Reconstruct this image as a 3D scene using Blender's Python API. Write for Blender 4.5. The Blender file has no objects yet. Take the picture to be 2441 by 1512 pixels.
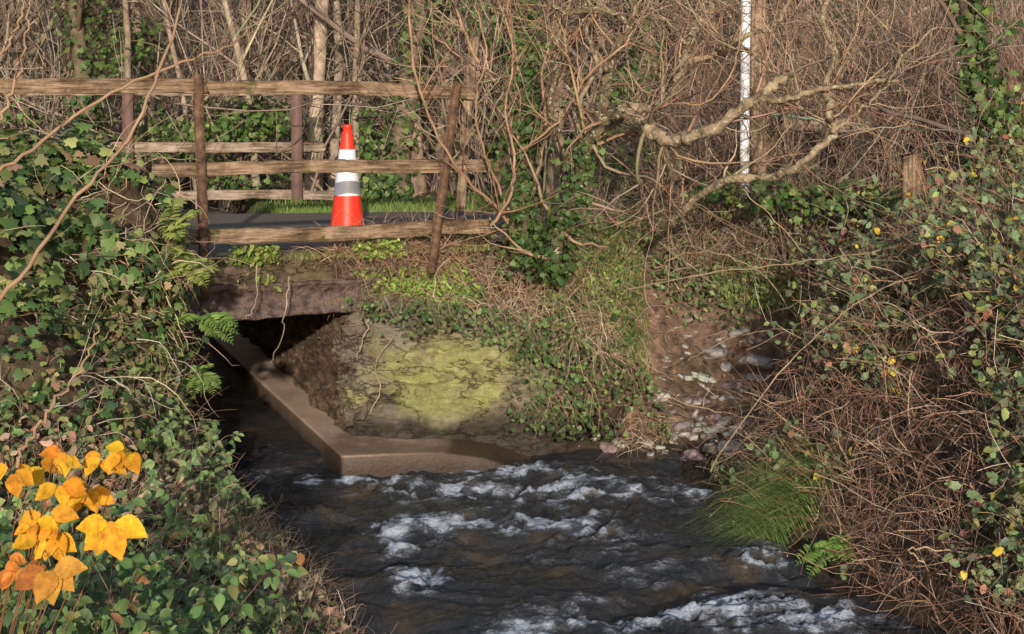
import bpy, math, bmesh
import numpy as np
from mathutils import Vector, Matrix
rng = np.random.default_rng(11)
D = bpy.data
COL = bpy.context.scene.collection
A = lambda *a: np.array(a, float)

# ---------------------------------------------------------------- camera calibration (metres, water level z=0)
CAMZ, F, HX, HY = 2.8, 3854.0, 1220.0, 190.0
def sight(u, v, y):
    """world point at distance y along a measured bearing"""
    return A((u-HX)/F*y, y, CAMZ-(v-HY)/F*y)

# ---------------------------------------------------------------- noise
def _h(i, j, k):
    n = (i*374761393 + j*668265263 + k*1440662683) & 0xffffffff
    n = ((n ^ (n >> 13))*1274126177) & 0xffffffff
    return ((n ^ (n >> 16)) & 0xffff)/65535.0
def vn(x, y, z=0):
    x, y, z = np.broadcast_arrays(np.asarray(x, float), np.asarray(y, float), np.asarray(z, float))
    i, j, k = np.floor(x).astype(np.int64), np.floor(y).astype(np.int64), np.floor(z).astype(np.int64)
    a, b, c = x-i, y-j, z-k
    a, b, c = a*a*(3-2*a), b*b*(3-2*b), c*c*(3-2*c)
    r = 0
    for di in (0, 1):
        for dj in (0, 1):
            for dk in (0, 1):
                r = r + _h(i+di, j+dj, k+dk)*(a if di else 1-a)*(b if dj else 1-b)*(c if dk else 1-c)
    return r*2-1
def fbm(x, y, z=0, o=4):
    s, a, f = 0, 1., 1.
    for q in range(o):
        s = s + a*vn(np.asarray(x)*f+q*17.3, np.asarray(y)*f+q*5.1, np.asarray(z)*f+q*9.7); a *= .5; f *= 2.03
    return s
def worley(x, y, seed=0):
    i0, j0 = np.floor(x).astype(np.int64), np.floor(y).astype(np.int64)
    f1 = np.full(x.shape, 9.); f2 = np.full(x.shape, 9.); rid = np.zeros(x.shape)
    for di in (-1, 0, 1):
        for dj in (-1, 0, 1):
            i, j = i0+di, j0+dj
            px = i+_h(i, j, seed+i*0+1); py = j+_h(i, j, seed+i*0+2); d = np.hypot(x-px, y-py); r = _h(i, j, seed+i*0+3)
            m = d < f1; f2 = np.where(m, f1, np.minimum(f2, d)); rid = np.where(m, r, rid); f1 = np.where(m, d, f1)
    return f1, f2, rid
def sm(t):
    t = np.clip(t, 0, 1); return t*t*(3-2*t)
def nrm(v):
    return v/(np.linalg.norm(v, axis=-1, keepdims=True)+1e-9)

# ---------------------------------------------------------------- mesh building
def mesh(name, V, Fs, mat, col=None, smooth=False):
    V = np.asarray(V, float).reshape(-1, 3)
    if not isinstance(Fs, list): Fs = [Fs]
    Fs = [np.asarray(f) for f in Fs if len(f)]
    me = D.meshes.new(name)
    me.vertices.add(len(V)); me.vertices.foreach_set('co', V.astype(np.float32).ravel())
    loops = np.concatenate([f.ravel() for f in Fs]).astype(np.int32)
    sizes = np.concatenate([np.full(len(f), f.shape[1]) for f in Fs])
    st = np.concatenate([[0], np.cumsum(sizes)[:-1]]).astype(np.int32)
    me.loops.add(len(loops)); me.loops.foreach_set('vertex_index', loops)
    me.polygons.add(len(sizes)); me.polygons.foreach_set('loop_start', st)
    if smooth: me.polygons.foreach_set('use_smooth', np.ones(len(sizes), bool))
    if col is not None:
        a = me.attributes.new('Col', 'FLOAT_COLOR', 'POINT')
        col = np.asarray(col); c = np.ones((len(V), 4)); c[:, :col.shape[-1]] = col
        a.data.foreach_set('color', c.astype(np.float32).ravel())
    me.update(calc_edges=True)
    me.materials.append(mat)
    return me
def tag(ob, label, cat, kind=None, group=None):
    ob['label'] = label; ob['category'] = cat
    if kind: ob['kind'] = kind
    if group: ob['group'] = group
    return ob
def obj(name, me, parent=None):
    ob = D.objects.new(name, me); COL.objects.link(ob)
    if parent is not None: ob.parent = parent
    return ob
def empty(name, loc=(0, 0, 0)):
    return obj(name, None)
class Acc:
    def __init__(s): s.V, s.F3, s.F4, s.C, s.n = [], [], [], [], 0
    def add(s, V, Fa, C=None):
        V = V.reshape(-1, 3); Fa = np.asarray(Fa)+s.n
        (s.F3 if Fa.shape[1] == 3 else s.F4).append(Fa)
        s.V.append(V); s.n += len(V)
        if C is None: C = np.ones((len(V), 3))*.5
        s.C.append(np.broadcast_to(C, (len(V), 3)))
        return s
    def mesh(s, name, mat, smooth=False):
        Fs = []
        if s.F3: Fs.append(np.concatenate(s.F3))
        if s.F4: Fs.append(np.concatenate(s.F4))
        return mesh(name, np.concatenate(s.V), Fs, mat, np.concatenate(s.C), smooth)

def grid_faces(nu, nv):
    i = np.arange(nu*nv).reshape(nu, nv)
    return np.stack([i[:-1, :-1], i[1:, :-1], i[1:, 1:], i[:-1, 1:]], -1).reshape(-1, 4)
def tubes(P, R, sides=3):
    N, K, _ = P.shape
    T = nrm(np.gradient(P, axis=1))
    mt = nrm(T.mean(1))
    ref = np.where(np.abs(mt[:, 2:3]) > .8, A(1, 0, 0), A(0, 0, 1))[:, None, :]
    a = nrm(np.cross(T, ref)); b = np.cross(T, a)
    th = np.arange(sides)/sides*2*np.pi
    V = P[:, :, None, :] + R[:, :, None, None]*(np.cos(th)[None, None, :, None]*a[:, :, None, :]+np.sin(th)[None, None, :, None]*b[:, :, None, :])
    idx = np.arange(N*K*sides).reshape(N, K, sides)
    nx = np.roll(idx, -1, axis=2)
    Fc = np.stack([idx[:, :-1], nx[:, :-1], nx[:, 1:], idx[:, 1:]], -1).reshape(-1, 4)
    return V.reshape(-1, 3), Fc
def walk(S, d, L, K, wig, up=0.0):
    N = len(S); P = np.zeros((N, K, 3)); P[:, 0] = S; d = nrm(d)
    L = np.broadcast_to(L, (N,)); up = np.broadcast_to(up, (N,))
    for k in range(1, K):
        d = d + wig*rng.normal(size=(N, 3)); d[:, 2] += up; d = nrm(d)
        P[:, k] = P[:, k-1]+d*(L/(K-1))[:, None]
    return P
def taper(r0, K, end=.25):
    r0 = np.asarray(r0, float)
    return r0[:, None]*np.linspace(1, end, K)[None]
def grow(P, R, n, L, K=5, ang=.8, wig=.2, up=0.05, rr=.6, t0=.2):
    N, K0, _ = P.shape; M = N*n
    pi = np.repeat(np.arange(N), n); t = (t0+(1-t0)*rng.random(M))*(K0-1.001)
    k = t.astype(int); f = (t-k)[:, None]
    S = P[pi, k]*(1-f)+P[pi, k+1]*f
    T = nrm(P[pi, k+1]-P[pi, k]); q = rng.normal(size=(M, 3)); q = nrm(q-(q*T).sum(1, keepdims=True)*T)
    an = ang*(.6+.8*rng.random(M))[:, None]
    d = T*np.cos(an)+q*np.sin(an)
    r0 = (R[pi, k]*(1-f[:, 0])+R[pi, k+1]*f[:, 0])*rr
    return walk(S, d, L*(.5+rng.random(M)), K, wig, up), taper(r0, K)
def pal(n, cols, w=None, jit=.2):
    cols = np.array(cols, float); i = rng.choice(len(cols), n, p=None if w is None else np.array(w)/sum(w))
    return np.clip(cols[i]*(1+jit*rng.normal(size=(n, 1)))*(1+.07*rng.normal(size=(n, 3))), .004, .95)
def addtubes(acc, P, R, cols, sides=3):
    V, Fc = tubes(P, R, sides)
    acc.add(V, Fc, np.repeat(cols, P.shape[1]*sides, axis=0))
def fan(outline, cz=.0, cy=.4):
    V = [(0, cy, cz)]+[(x, y, z) for x, y, z in outline]; n = len(outline)
    return np.array(V, float), np.array([(0, 1+i, 1+(i+1) % n) for i in range(n)])
OVAL = (np.array([(0, 0, 0), (.28, .3, .07), (.24, .7, .05), (0, 1, -.08), (-.24, .7, .05), (-.28, .3, .07)], float), np.array([(0, 1, 2, 3), (0, 3, 4, 5)]))
IVY = fan([(0, 0, 0), (.3, -.1, -.04), (.5, .2, -.05), (.33, .42, .02), (.42, .72, -.05), (.17, .68, .02), (0, 1.02, -.1), (-.17, .68, .02), (-.42, .72, -.05), (-.33, .42, .02), (-.5, .2, -.05), (-.3, -.1, -.04)], .05, .35)
def serr():
    o = []
    n = 9
    for s in (1, -1):
        pts = []
        for i in range(n):
            t = (i+.5)/n
            w = .37*math.sin(math.pi*min(1, t**.85))**.75*(1-.15*t)+.004
            pts.append((s*w, t*.95+.02, .12*w/.36-.26*t*t)); pts.append((s*w*.90, t*.95+.055, .11*w/.36-.26*t*t))
        o.append(pts)
    R, L = o
    V = [(0, y, -.26*y*y) for y in np.linspace(0, 1.03, 2*n)]+R+L
    m = 2*n
    Fc = []
    for i in range(m-1):
        Fc.append((i, m+i, m+i+1, i+1)); Fc.append((i, i+1, 2*m+i+1, 2*m+i))
    return np.array(V, float), np.array(Fc)
SERR = serr()
def leaves(acc, C, size, tm, cols, bias=(0, -.5, .6), spread=.6, droop=-.5, dirs=None):
    N = len(C); T, Fc = tm
    n = nrm(np.broadcast_to(np.asarray(bias, float), (N, 3))+spread*rng.normal(size=(N, 3)))
    d = rng.normal(size=(N, 3))+A(0, 0, droop) if dirs is None else dirs
    d = nrm(d-(d*n).sum(1, keepdims=True)*n); s = np.cross(d, n)
    size = np.broadcast_to(size, (N,))[:, None, None]
    V = C[:, None]+size*(T[None, :, 0:1]*s[:, None]+T[None, :, 1:2]*d[:, None]+T[None, :, 2:3]*n[:, None])
    Fa = (Fc[None]+(np.arange(N)*len(T))[:, None, None]).reshape(-1, Fc.shape[1])
    acc.add(V, Fa, np.repeat(cols, len(T), axis=0))
def blades(acc, B, L, lean, width, cols, curve=.5):
    N = len(B); K = 5; t = np.linspace(0, 1, K)
    L = np.broadcast_to(L, (N,)); width = np.broadcast_to(width, (N,))
    P = B[:, None]+L[:, None, None]*(t[None, :, None]*A(0, 0, 1)*(1-.35*curve*t[None, :, None])+lean[:, None]*(t**1.8)[None, :, None]*curve)
    th = rng.random(N)*np.pi; s = np.stack([np.cos(th), np.sin(th)*.5, 0*th], 1)
    w = width[:, None, None]*(1-t**1.5)[None, :, None]*s[:, None]*.5+1e-5
    V = np.stack([P-w, P+w], 2)
    i = np.arange(N*K*2).reshape(N, K, 2)
    Fc = np.stack([i[:, :-1, 0], i[:, :-1, 1], i[:, 1:, 1], i[:, 1:, 0]], -1).reshape(-1, 4)
    acc.add(V, Fc, np.repeat(cols, K*2, axis=0))

# ---------------------------------------------------------------- materials
def newmat(name):
    m = D.materials.new(name); m.use_nodes = True; nt = m.node_tree
    b = nt.nodes['Principled BSDF']; return m, nt, b
def nd(nt, t, **k):
    n = nt.nodes.new(t)
    for a, v in k.items():
        if a in n.inputs.keys(): n.inputs[a].default_value = v
        else: setattr(n, a, v)
    return n
def lk(nt, a, b): nt.links.new(a, b)
def ramp(nt, fac, stops):
    r = nt.nodes.new('ShaderNodeValToRGB'); e = r.color_ramp.elements
    while len(e) < len(stops): e.new(.5)
    for x, (p, c) in zip(e, stops): x.position = p; x.color = (*c, 1) if len(c) == 3 else c
    lk(nt, fac, r.inputs[0]); return r.outputs[0]
def mixc(nt, a, b, fac, mode='MIX'):
    m = nt.nodes.new('ShaderNodeMix'); m.data_type = 'RGBA'; m.blend_type = mode
    for s, i in ((fac, 0), (a, 6), (b, 7)):
        if hasattr(s, 'links'): lk(nt, s, m.inputs[i])
        else: m.inputs[i].default_value = s if i == 0 else ((*s, 1) if len(s) == 3 else s)
    return m.outputs[2]
def noise(nt, scale, detail=5, vec=None, rough=.6):
    n = nd(nt, 'ShaderNodeTexNoise', Scale=scale, Detail=detail, Roughness=rough)
    if vec is not None: lk(nt, vec, n.inputs['Vector'])
    return n.outputs['Fac']
def math_(nt, op, a, b=None, c=None):
    n = nt.nodes.new('ShaderNodeMath'); n.operation = op
    for i, s in enumerate((a, b, c)):
        if s is None: continue
        if hasattr(s, 'links'): lk(nt, s, n.inputs[i])
        else: n.inputs[i].default_value = s
    return n.outputs[0]
def objco(nt, scale=(1, 1, 1)):
    t = nt.nodes.new('ShaderNodeTexCoord'); m = nt.nodes.new('ShaderNodeMapping'); m.inputs['Scale'].default_value = scale
    lk(nt, t.outputs['Object'], m.inputs[0]); return m.outputs[0]
def bump(nt, b, h, s, d=.02):
    n = nd(nt, 'ShaderNodeBump', Strength=s, Distance=d); lk(nt, h, n.inputs['Height']); lk(nt, n.outputs[0], b.inputs['Normal'])
def vcmat(name, rough=.6, spec=.3, ns=8, var=.5, transl=0, bmp=0, lichen=None):
    m, nt, b = newmat(name); at = nd(nt, 'ShaderNodeAttribute', attribute_name='Col'); v = objco(nt)
    f = noise(nt, ns, 6, v)
    g = ramp(nt, f, [(.3, (1-var,)*3), (.7, (1+var*.6,)*3)])
    c = mixc(nt, at.outputs['Color'], g, 1.0, 'MULTIPLY')
    if lichen:
        lf = ramp(nt, noise(nt, lichen[0], 5, v), [(lichen[1], (0, 0, 0)), (lichen[1]+.06, (1, 1, 1))])
        c = mixc(nt, c, lichen[2], lf)
    lk(nt, c, b.inputs['Base Color']); b.inputs['Roughness'].default_value = rough; b.inputs['Specular IOR Level'].default_value = spec
    if bmp: bump(nt, b, noise(nt, ns*5, 6, v), bmp)
    if transl:
        o = nt.nodes['Material Output']; tr = nt.nodes.new('ShaderNodeBsdfTranslucent'); lk(nt, c, tr.inputs[0])
        mx = nt.nodes.new('ShaderNodeMixShader'); mx.inputs[0].default_value = transl
        lk(nt, b.outputs[0], mx.inputs[1]); lk(nt, tr.outputs[0], mx.inputs[2]); lk(nt, mx.outputs[0], o.inputs[0])
    return m
M_leaf = vcmat('leaf', .5, .3, 3, .35, .22)
M_leafdry = vcmat('dry_leaf', .65, .2, 20, .35, .25)
M_yellow = vcmat('yellow_leaf', .6, .2, 45, .45, .2, .3)
M_grass = vcmat('grass_blade', .55, .3, 3, .3, .3)
M_twig = vcmat('twig', .75, .25, 6, .4)
M_bark = vcmat('bark', .85, .2, 9, .6, 0, .5)
M_barkl = vcmat('lichen_bark', .9, .15, 14, .8, 0, .9, (34, .56, (.42, .40, .28)))
M_ground = vcmat('ground_litter', .9, .2, 14, .7, 0, .9)
M_stone = vcmat('river_stone', .6, .4, 12, .35, 0, .2)

def m_wood(name, c1, c2, moss=.0, sc=(1.5, 22, 22)):
    m, nt, b = newmat(name); v = objco(nt, sc); v1 = objco(nt, (1, 1, 1))
    f = noise(nt, 2.2, 8, v, .75)
    c = ramp(nt, f, [(.34, tuple(x*.25 for x in c2)), (.45, c2), (.56, c1), (.72, tuple(min(1, x*1.35) for x in c1))])
    st = ramp(nt, noise(nt, 2.4, 7, v1, .7), [(.42, (.34, .31, .28)), (.56, (1, 1, 1))]); c = mixc(nt, c, st, .85, 'MULTIPLY')
    if moss:
        mf = ramp(nt, noise(nt, 5, 7, v1, .7), [(.66-moss*.3, (0, 0, 0)), (.74-moss*.3, (1, 1, 1))]); c = mixc(nt, c, (.085, .085, .03), mf)
    lk(nt, c, b.inputs['Base Color']); b.inputs['Roughness'].default_value = .85; b.inputs['Specular IOR Level'].default_value = .2
    bump(nt, b, f, .9, .015); return m
M_wood = m_wood('weathered_rail', (.36, .26, .18), (.20, .13, .085), .28)
M_wood2 = m_wood('weathered_rail_pale', (.42, .33, .26), (.26, .19, .145), .1)
def simple(name, cols, scale, rough, bm=.3, metal=0, sc=(1, 1, 1), spec=.4, bd=.01):
    m, nt, b = newmat(name); v = objco(nt, sc); f = noise(nt, scale, 8, v, .65)
    c = ramp(nt, f, cols); lk(nt, c, b.inputs['Base Color']); b.inputs['Roughness'].default_value = rough; b.inputs['Metallic'].default_value = metal
    b.inputs['Specular IOR Level'].default_value = spec
    bump(nt, b, noise(nt, scale*3, 6, v), bm, bd); return m
M_post = simple('rusty_steel_post', [(.35, (.06, .035, .028)), (.52, (.13, .075, .05)), (.68, (.22, .14, .09))], 14, .85, .8, spec=.2)
M_postfar = simple('brown_steel_post', [(.35, (.10, .055, .048)), (.65, (.17, .10, .085))], 5, .7)
M_asph = simple('asphalt', [(.3, (.15, .125, .105)), (.7, (.24, .20, .17))], 30, .95, .5, spec=.05)
M_beam = simple('rusty_beam', [(.32, (.045, .03, .03)), (.46, (.11, .078, .074)), (.56, (.19, .13, .115)), (.64, (.09, .085, .04)), (.7, (.38, .35, .27))], 11, .85, 1., spec=.15, bd=.03)
M_gal = simple('galvanised_steel', [(.3, (.74, .77, .82)), (.7, (.77, .80, .86))], 3, .5, .0, .0)
def m_rock():
    m, nt, b = newmat('lichened_rock'); v = objco(nt); vs = objco(nt, (1, 1, 2.2))
    at = nd(nt, 'ShaderNodeAttribute', attribute_name='Col')
    c = ramp(nt, noise(nt, 4, 10, vs, .75), [(.32, (.12, .09, .062)), (.44, (.28, .225, .165)), (.54, (.42, .36, .28)), (.68, (.58, .53, .43))])
    lf = math_(nt, 'MULTIPLY', at.outputs['Alpha'], ramp(nt, noise(nt, 3.5, 11, v, .82), [(.38, (0, 0, 0)), (.48, (1, 1, 1))]))
    c = mixc(nt, c, ramp(nt, noise(nt, 12, 12, vs, .9), [(.36, (.26, .27, .08)), (.48, (.54, .56, .19)), (.60, (.74, .73, .38))]), lf)
    gm = ramp(nt, noise(nt, 3.2, 10, vs, .85), [(.58, (0, 0, 0)), (.63, (1, 1, 1))])
    c = mixc(nt, c, (.14, .115, .06), gm)
    rid = math_(nt, 'ABSOLUTE', math_(nt, 'SUBTRACT', noise(nt, 1.9, 7, objco(nt, (.8, .8, 2.6)), .68), .5))
    c = mixc(nt, c, ramp(nt, rid, [(.0, (.16, .13, .10)), (.010, (.45, .41, .35)), (.022, (1, 1, 1))]), 1., 'MULTIPLY')
    c = mixc(nt, c, at.outputs['Color'], 1., 'MULTIPLY')
    lk(nt, c, b.inputs['Base Color']); b.inputs['Roughness'].default_value = .85
    bump(nt, b, noise(nt, 7, 13, vs, .82), 1., .10); return m
M_rock = m_rock()
def m_conc():
    m, nt, b = newmat('wet_concrete'); v = objco(nt)
    c = ramp(nt, noise(nt, 3, 9, v, .7), [(.35, (.60, .44, .35)), (.65, (.78, .60, .49))])
    vo = nd(nt, 'ShaderNodeTexVoronoi', Scale=60.0); lk(nt, v, vo.inputs['Vector'])
    g = ramp(nt, vo.outputs['Distance'], [(.1, (1.15,)*3), (.5, (.62,)*3)])
    c = mixc(nt, c, g, .6, 'MULTIPLY')
    sep = nt.nodes.new('ShaderNodeSeparateXYZ'); lk(nt, v, sep.inputs[0])
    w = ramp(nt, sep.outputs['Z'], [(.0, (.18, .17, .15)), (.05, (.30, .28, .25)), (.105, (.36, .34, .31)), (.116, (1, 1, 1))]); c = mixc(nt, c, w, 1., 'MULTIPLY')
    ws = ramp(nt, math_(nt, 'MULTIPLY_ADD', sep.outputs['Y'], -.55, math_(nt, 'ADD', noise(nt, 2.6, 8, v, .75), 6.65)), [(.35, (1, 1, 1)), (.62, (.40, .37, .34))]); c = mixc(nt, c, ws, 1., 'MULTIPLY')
    lk(nt, c, b.inputs['Base Color']); b.inputs['Roughness'].default_value = .6
    bump(nt, b, noise(nt, 40, 7, v), .9, .012); return m
M_conc = m_conc()
def m_water():
    m, nt, b = newmat('stream_water'); v = objco(nt)
    at = nd(nt, 'ShaderNodeAttribute', attribute_name='Col'); sp = nt.nodes.new('ShaderNodeSeparateColor'); lk(nt, at.outputs['Color'], sp.inputs[0])
    fn = noise(nt, 15, 14, objco(nt, (.8, 1.15, 1)), .86)
    sb = math_(nt, 'MULTIPLY_ADD', fn, 5.0, -2.86)
    mt = math_(nt, 'MULTIPLY_ADD', sp.outputs[0], 1.55, sb)
    ff = ramp(nt, mt, [(.0, (0, 0, 0)), (.5, (.13,)*3), (1.15, (.85,)*3)])
    ff = math_(nt, 'MULTIPLY', ff, ramp(nt, sp.outputs[0], [(.0, (0, 0, 0)), (.15, (1, 1, 1))]))
    c = ramp(nt, noise(nt, 2.2, 6, v), [(.35, (.020, .025, .034)), (.55, (.036, .037, .042)), (.68, (.085, .062, .040))])
    c = mixc(nt, c, (.55, .63, .77), ff); lk(nt, c, b.inputs['Base Color'])
    r = ramp(nt, ff, [(0, (.06,)*3), (.6, (.5,)*3)]); lk(nt, r, b.inputs['Roughness']); b.inputs['IOR'].default_value = 1.4
    b.inputs['Specular IOR Level'].default_value = .9
    bump(nt, b, noise(nt, 8, 9, objco(nt, (1, 1, 1)), .72), 1., .055); return m
M_water = m_water()
def plain(name, c, rough=.4, ns=20, v=.12, metal=0):
    return simple(name, [(.35, tuple(x*(1-v) for x in c)), (.65, c)], ns, rough, .05, metal)
M_red = plain('cone_orange_red', (.80, .045, .02), .45)
M_white = plain('cone_white_sleeve', (.86, .85, .94), .5, v=.04, metal=.2)
M_black = plain('cone_base_rubber', (.03, .03, .03), .7)

# ---------------------------------------------------------------- terrain
LY = [-12, 0, 4, 7, 8.24, 9.4, 10.4, 11, 11.5, 12.1, 17, 22, 60]; LX = [6, 3, 1, -.42, -.80, -1.24, -1.64, -1.88, -2.25, -2.93, -4.55, -6.2, -18]
RY = [-12, 0, 4, 7, 8.24, 9.4, 10.4, 11.5, 12.05]; RX = [11, 8, 4.5, 2.4, 1.99, 1.66, 1.3, 1.25, 1.2]
def Le(y): return np.interp(y, LY, LX)
def wall(y): return -1.23-.33*(y-12.1)
def Re(y): return np.interp(y, RY, RX)
def rise(d, w, top):
    return np.where(d > 0, top*sm(d/w), np.maximum(-.35, d*1.5))
def H(x, y):
    x = np.asarray(x, float); y = np.asarray(y, float)
    wl = np.interp(y, [5, 7, 9, 10.5, 11.5, 12], [3.2, 3, 2.2, 1.2, .6, .12])
    zl = rise(Le(y)-x, wl, np.interp(y, [-2, 1, 4, 7, 8.5, 10], [1.1, .95, .85, .95, 1.2, 1.46]))
    wr = np.interp(y, [7, 10, 11.5, 13, 15], [1.3, 1.3, 1.9, 3.4, 4])
    zr = rise(x-Re(y), wr, np.interp(y, [-2, 4, 7, 9], [1.1, .9, 1.1, 1.46]))
    bf = np.interp(x, [-1.23, -.6, 0, .5, .9, 1.2, 2], [12.22, 12.27, 12.37, 12.45, 12.3, 12.05, 12.0])
    wb = np.interp(x, [.3, .9, 1.3, 2.2], [.6, 1.2, 2.3, 2.5])
    zb = rise(y-bf, wb, 1.46); zw = rise(x-wall(y)-.1, .12, 1.46)
    back = np.minimum(np.maximum(zb, np.where(x > 1.2, zr, -.35)), zw)
    r = np.where(y > 12.05, back, zr)
    z = np.maximum(zl, r)
    hill = 11*sm((y-19.5)/42)+1.2*sm((x-2.5)/5)*sm((y-15.5)/8)
    rd = sm((np.abs(y-(13.9+.25*x))-2.6)/1.0)
    nz = fbm(x*1.3, y*1.3, 3)*.10+fbm(x*6, y*6, 5, 3)*.03
    return z+hill+nz*np.where(z > .02, 1, .3)*np.where(y > 12.6, rd, 1)*np.clip(.3+z, .2, 1)
def pts_on(x, y, dz=0): return np.stack([x, y, H(x, y)+dz], -1)
def gully(x, y): return (y > 11.3) & (x > .92) & (x < 2.12+.14*(y-12)) & (y < 13.5)
xs = np.unique(np.concatenate([np.linspace(-160, -20, 12), np.linspace(-20, -4.6, 35), np.arange(-4.6, 5, .05), np.linspace(5, 20, 35), np.linspace(20, 160, 12)]))
ys = np.unique(np.concatenate([np.linspace(-60, 4, 22), np.arange(4, 7, .25), np.arange(7, 18, .05), np.linspace(18, 62, 90), np.linspace(62, 220, 12)]))
X, Y = np.meshgrid(xs, ys, indexing='ij'); Z = H(X, Y)
nfd = fbm(X*2.1, Y*2.1, 8, 4)[..., None]
cg = np.where(nfd > 0, A(.17, .115, .075), A(.11, .078, .05))*np.ones(X.shape+(3,))
litter = sm((Y-18)/4)[..., None]; cg = cg*(1-litter)+np.where(nfd > .1, A(.24, .175, .125), A(.13, .092, .066))*litter
gu = (sm((X-.8)/.2)*sm((2.4-X)/.2)*sm((Y-11.2)/.3)*sm((13.8-Y)/.4))[..., None]*sm(fbm(X*3, Y*3, 2, 3)*.7+.8)[..., None]; cg = cg*(1-gu)+A(.235, .15, .11)*gu
wet = sm(1-Z/.14)[..., None]; cg = cg*(1-wet)+A(.07, .05, .037)*wet
gv = (sm((Y-15.9)/.3)*sm((18-Y)/.6)*sm((X+6)/.5))[..., None]; cg = cg*(1-gv)+A(.10, .13, .045)*gv
tg = obj('ground', mesh('ground', np.stack([X, Y, Z+.025*gu[..., 0]*fbm(X*14, Y*14, 3, 3)], -1), grid_faces(len(xs), len(ys)), M_ground, cg.reshape(-1, 3), True))
tag(tg, 'brown leaf-littered stream banks rising to wooded slope', 'ground', 'structure')

# road
ne = np.array([(-12, 7.4), (-8, 9.15), (-2.3, 11.8), (0, 12.95), (1.0, 14.3), (3, 15.3), (8, 16.4), (14, 17.2)]); fe = np.array([(-12, 13.3), (-8, 14.3), (-3.4, 15.5), (0, 15.95), (1.2, 16.2), (3, 16.7), (8, 18), (14, 18.8)])
u = np.linspace(0, 1, 120); k = np.linspace(0, 1, len(ne))
def smoothpath(p): return np.stack([np.interp(u, k, p[:, i]) for i in range(2)], 1)
a, b_ = smoothpath(ne), smoothpath(fe); w = np.linspace(0, 1, 30)
RP = a[:, None]*(1-w)[None, :, None]+b_[:, None]*w[None, :, None]
ed = fbm(RP[..., 0]*3, RP[..., 1]*3, 1, 2)*.06*(np.abs(w-.5)*2)[None]**6
RP[..., 1] += ed
rz = 1.505+.03*(1-(2*w-1)**2)[None]+np.zeros(RP.shape[:2]) + 1.2*sm((RP[..., 0]-2.5)/5)*sm((RP[..., 1]-15.5)/8)*1.0+11*sm((RP[..., 1]-19.5)/42)
ro = obj('road', mesh('road', np.concatenate([RP, rz[..., None]], -1), grid_faces(120, 30), M_asph, None, True))
tag(ro, 'narrow grey asphalt lane crossing the small bridge', 'road', 'structure')

# water
wx = np.unique(np.concatenate([np.linspace(-9, -3.4, 20), np.arange(-3.4, 2.7, .016), np.linspace(2.7, 14, 30)]))
wy = np.unique(np.concatenate([np.linspace(-12, 7.5, 40), np.arange(7.5, 12.6, .018), np.linspace(12.6, 22, 150)]))
X, Y = np.meshgrid(wx, wy, indexing='ij')
wpx, wpy = X+.24*fbm(X*2.0, Y*2.0, 4, 4), Y+.24*fbm(X*2.0, Y*2.0, 9, 4)
rid = 1-np.abs(fbm(wpx*2.6, wpy*3.2, 2, 5)); rid2 = 1-np.abs(fbm(wpx*7, wpy*8, 7, 4))
turb = .3+.7*sm((12.8-Y)/1.3)
fm = np.zeros_like(X)
for fx, fy, sx, sy, s in [(-.49, 8.92, .17, .22, 1.5), (-.58, 10.18, .34, .2, 1.05), (-.1, 10.15, .4, .2, .95), (-.12, 11.7, .42, .16, .85), (-.3, 11.1, .42, .25, .9), (.37, 11.0, .42, .25, .85), (1.0, 10.8, .32, .18, .75), (1.42, 9.38, .18, .26, .9), (1.2, 8.63, .17, .18, .95), (1.5, 8.25, .5, .27, 1.05), (.6, 8.3, .5, .2, .85), (.47, 10.1, .3, .28, .65), (-.66, 9.4, .12, .35, .75), (-.75, 9.8, .15, .3, .5), (.0, 8.05, .5, .15, .5), (-1.5, 11.45, .5, .22, .55), (.6, 9.5, .5, .4, .30), (-1.1, 11.38, .5, .07, .7), (0, 10.7, 1.4, 1.0, .42), (.9, 8.7, 1.1, .7, .38), (-.2, 11.4, 1, .4, .32), (1.4, 11.3, .4, .3, .3), (-1.7, 12.2, .4, .6, .25)]:
    fm += s*np.exp(-((X-fx)/sx)**2-((Y-fy)/sy)**2)
fm = np.minimum(fm, 1.4)
zw = turb*(.055*fbm(wpx*1.4, wpy*1.9, 0, 4)+.016*rid2+.04*(rid-.6))+.035*fm*(rid2-.35)+.008*fbm(X*14, Y*16, 3, 3)*np.minimum(1, fm+.2)
foam = np.clip((fm*.66+.7*(rid-.55)+.45*(rid2-.55)+.45*fbm(X*7, Y*9, 6, 5)-.26)/1.0, 0, 1)*np.clip(fm*1.9, 0, 1)
wc = np.stack([foam, foam, foam], -1).reshape(-1, 3)
wo = obj('water', mesh('water', np.stack([X, Y, zw-.02], -1), grid_faces(len(wx), len(wy)), M_water, wc, True))
tag(wo, 'dark rushing stream water with white foam', 'water', 'structure')

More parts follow.
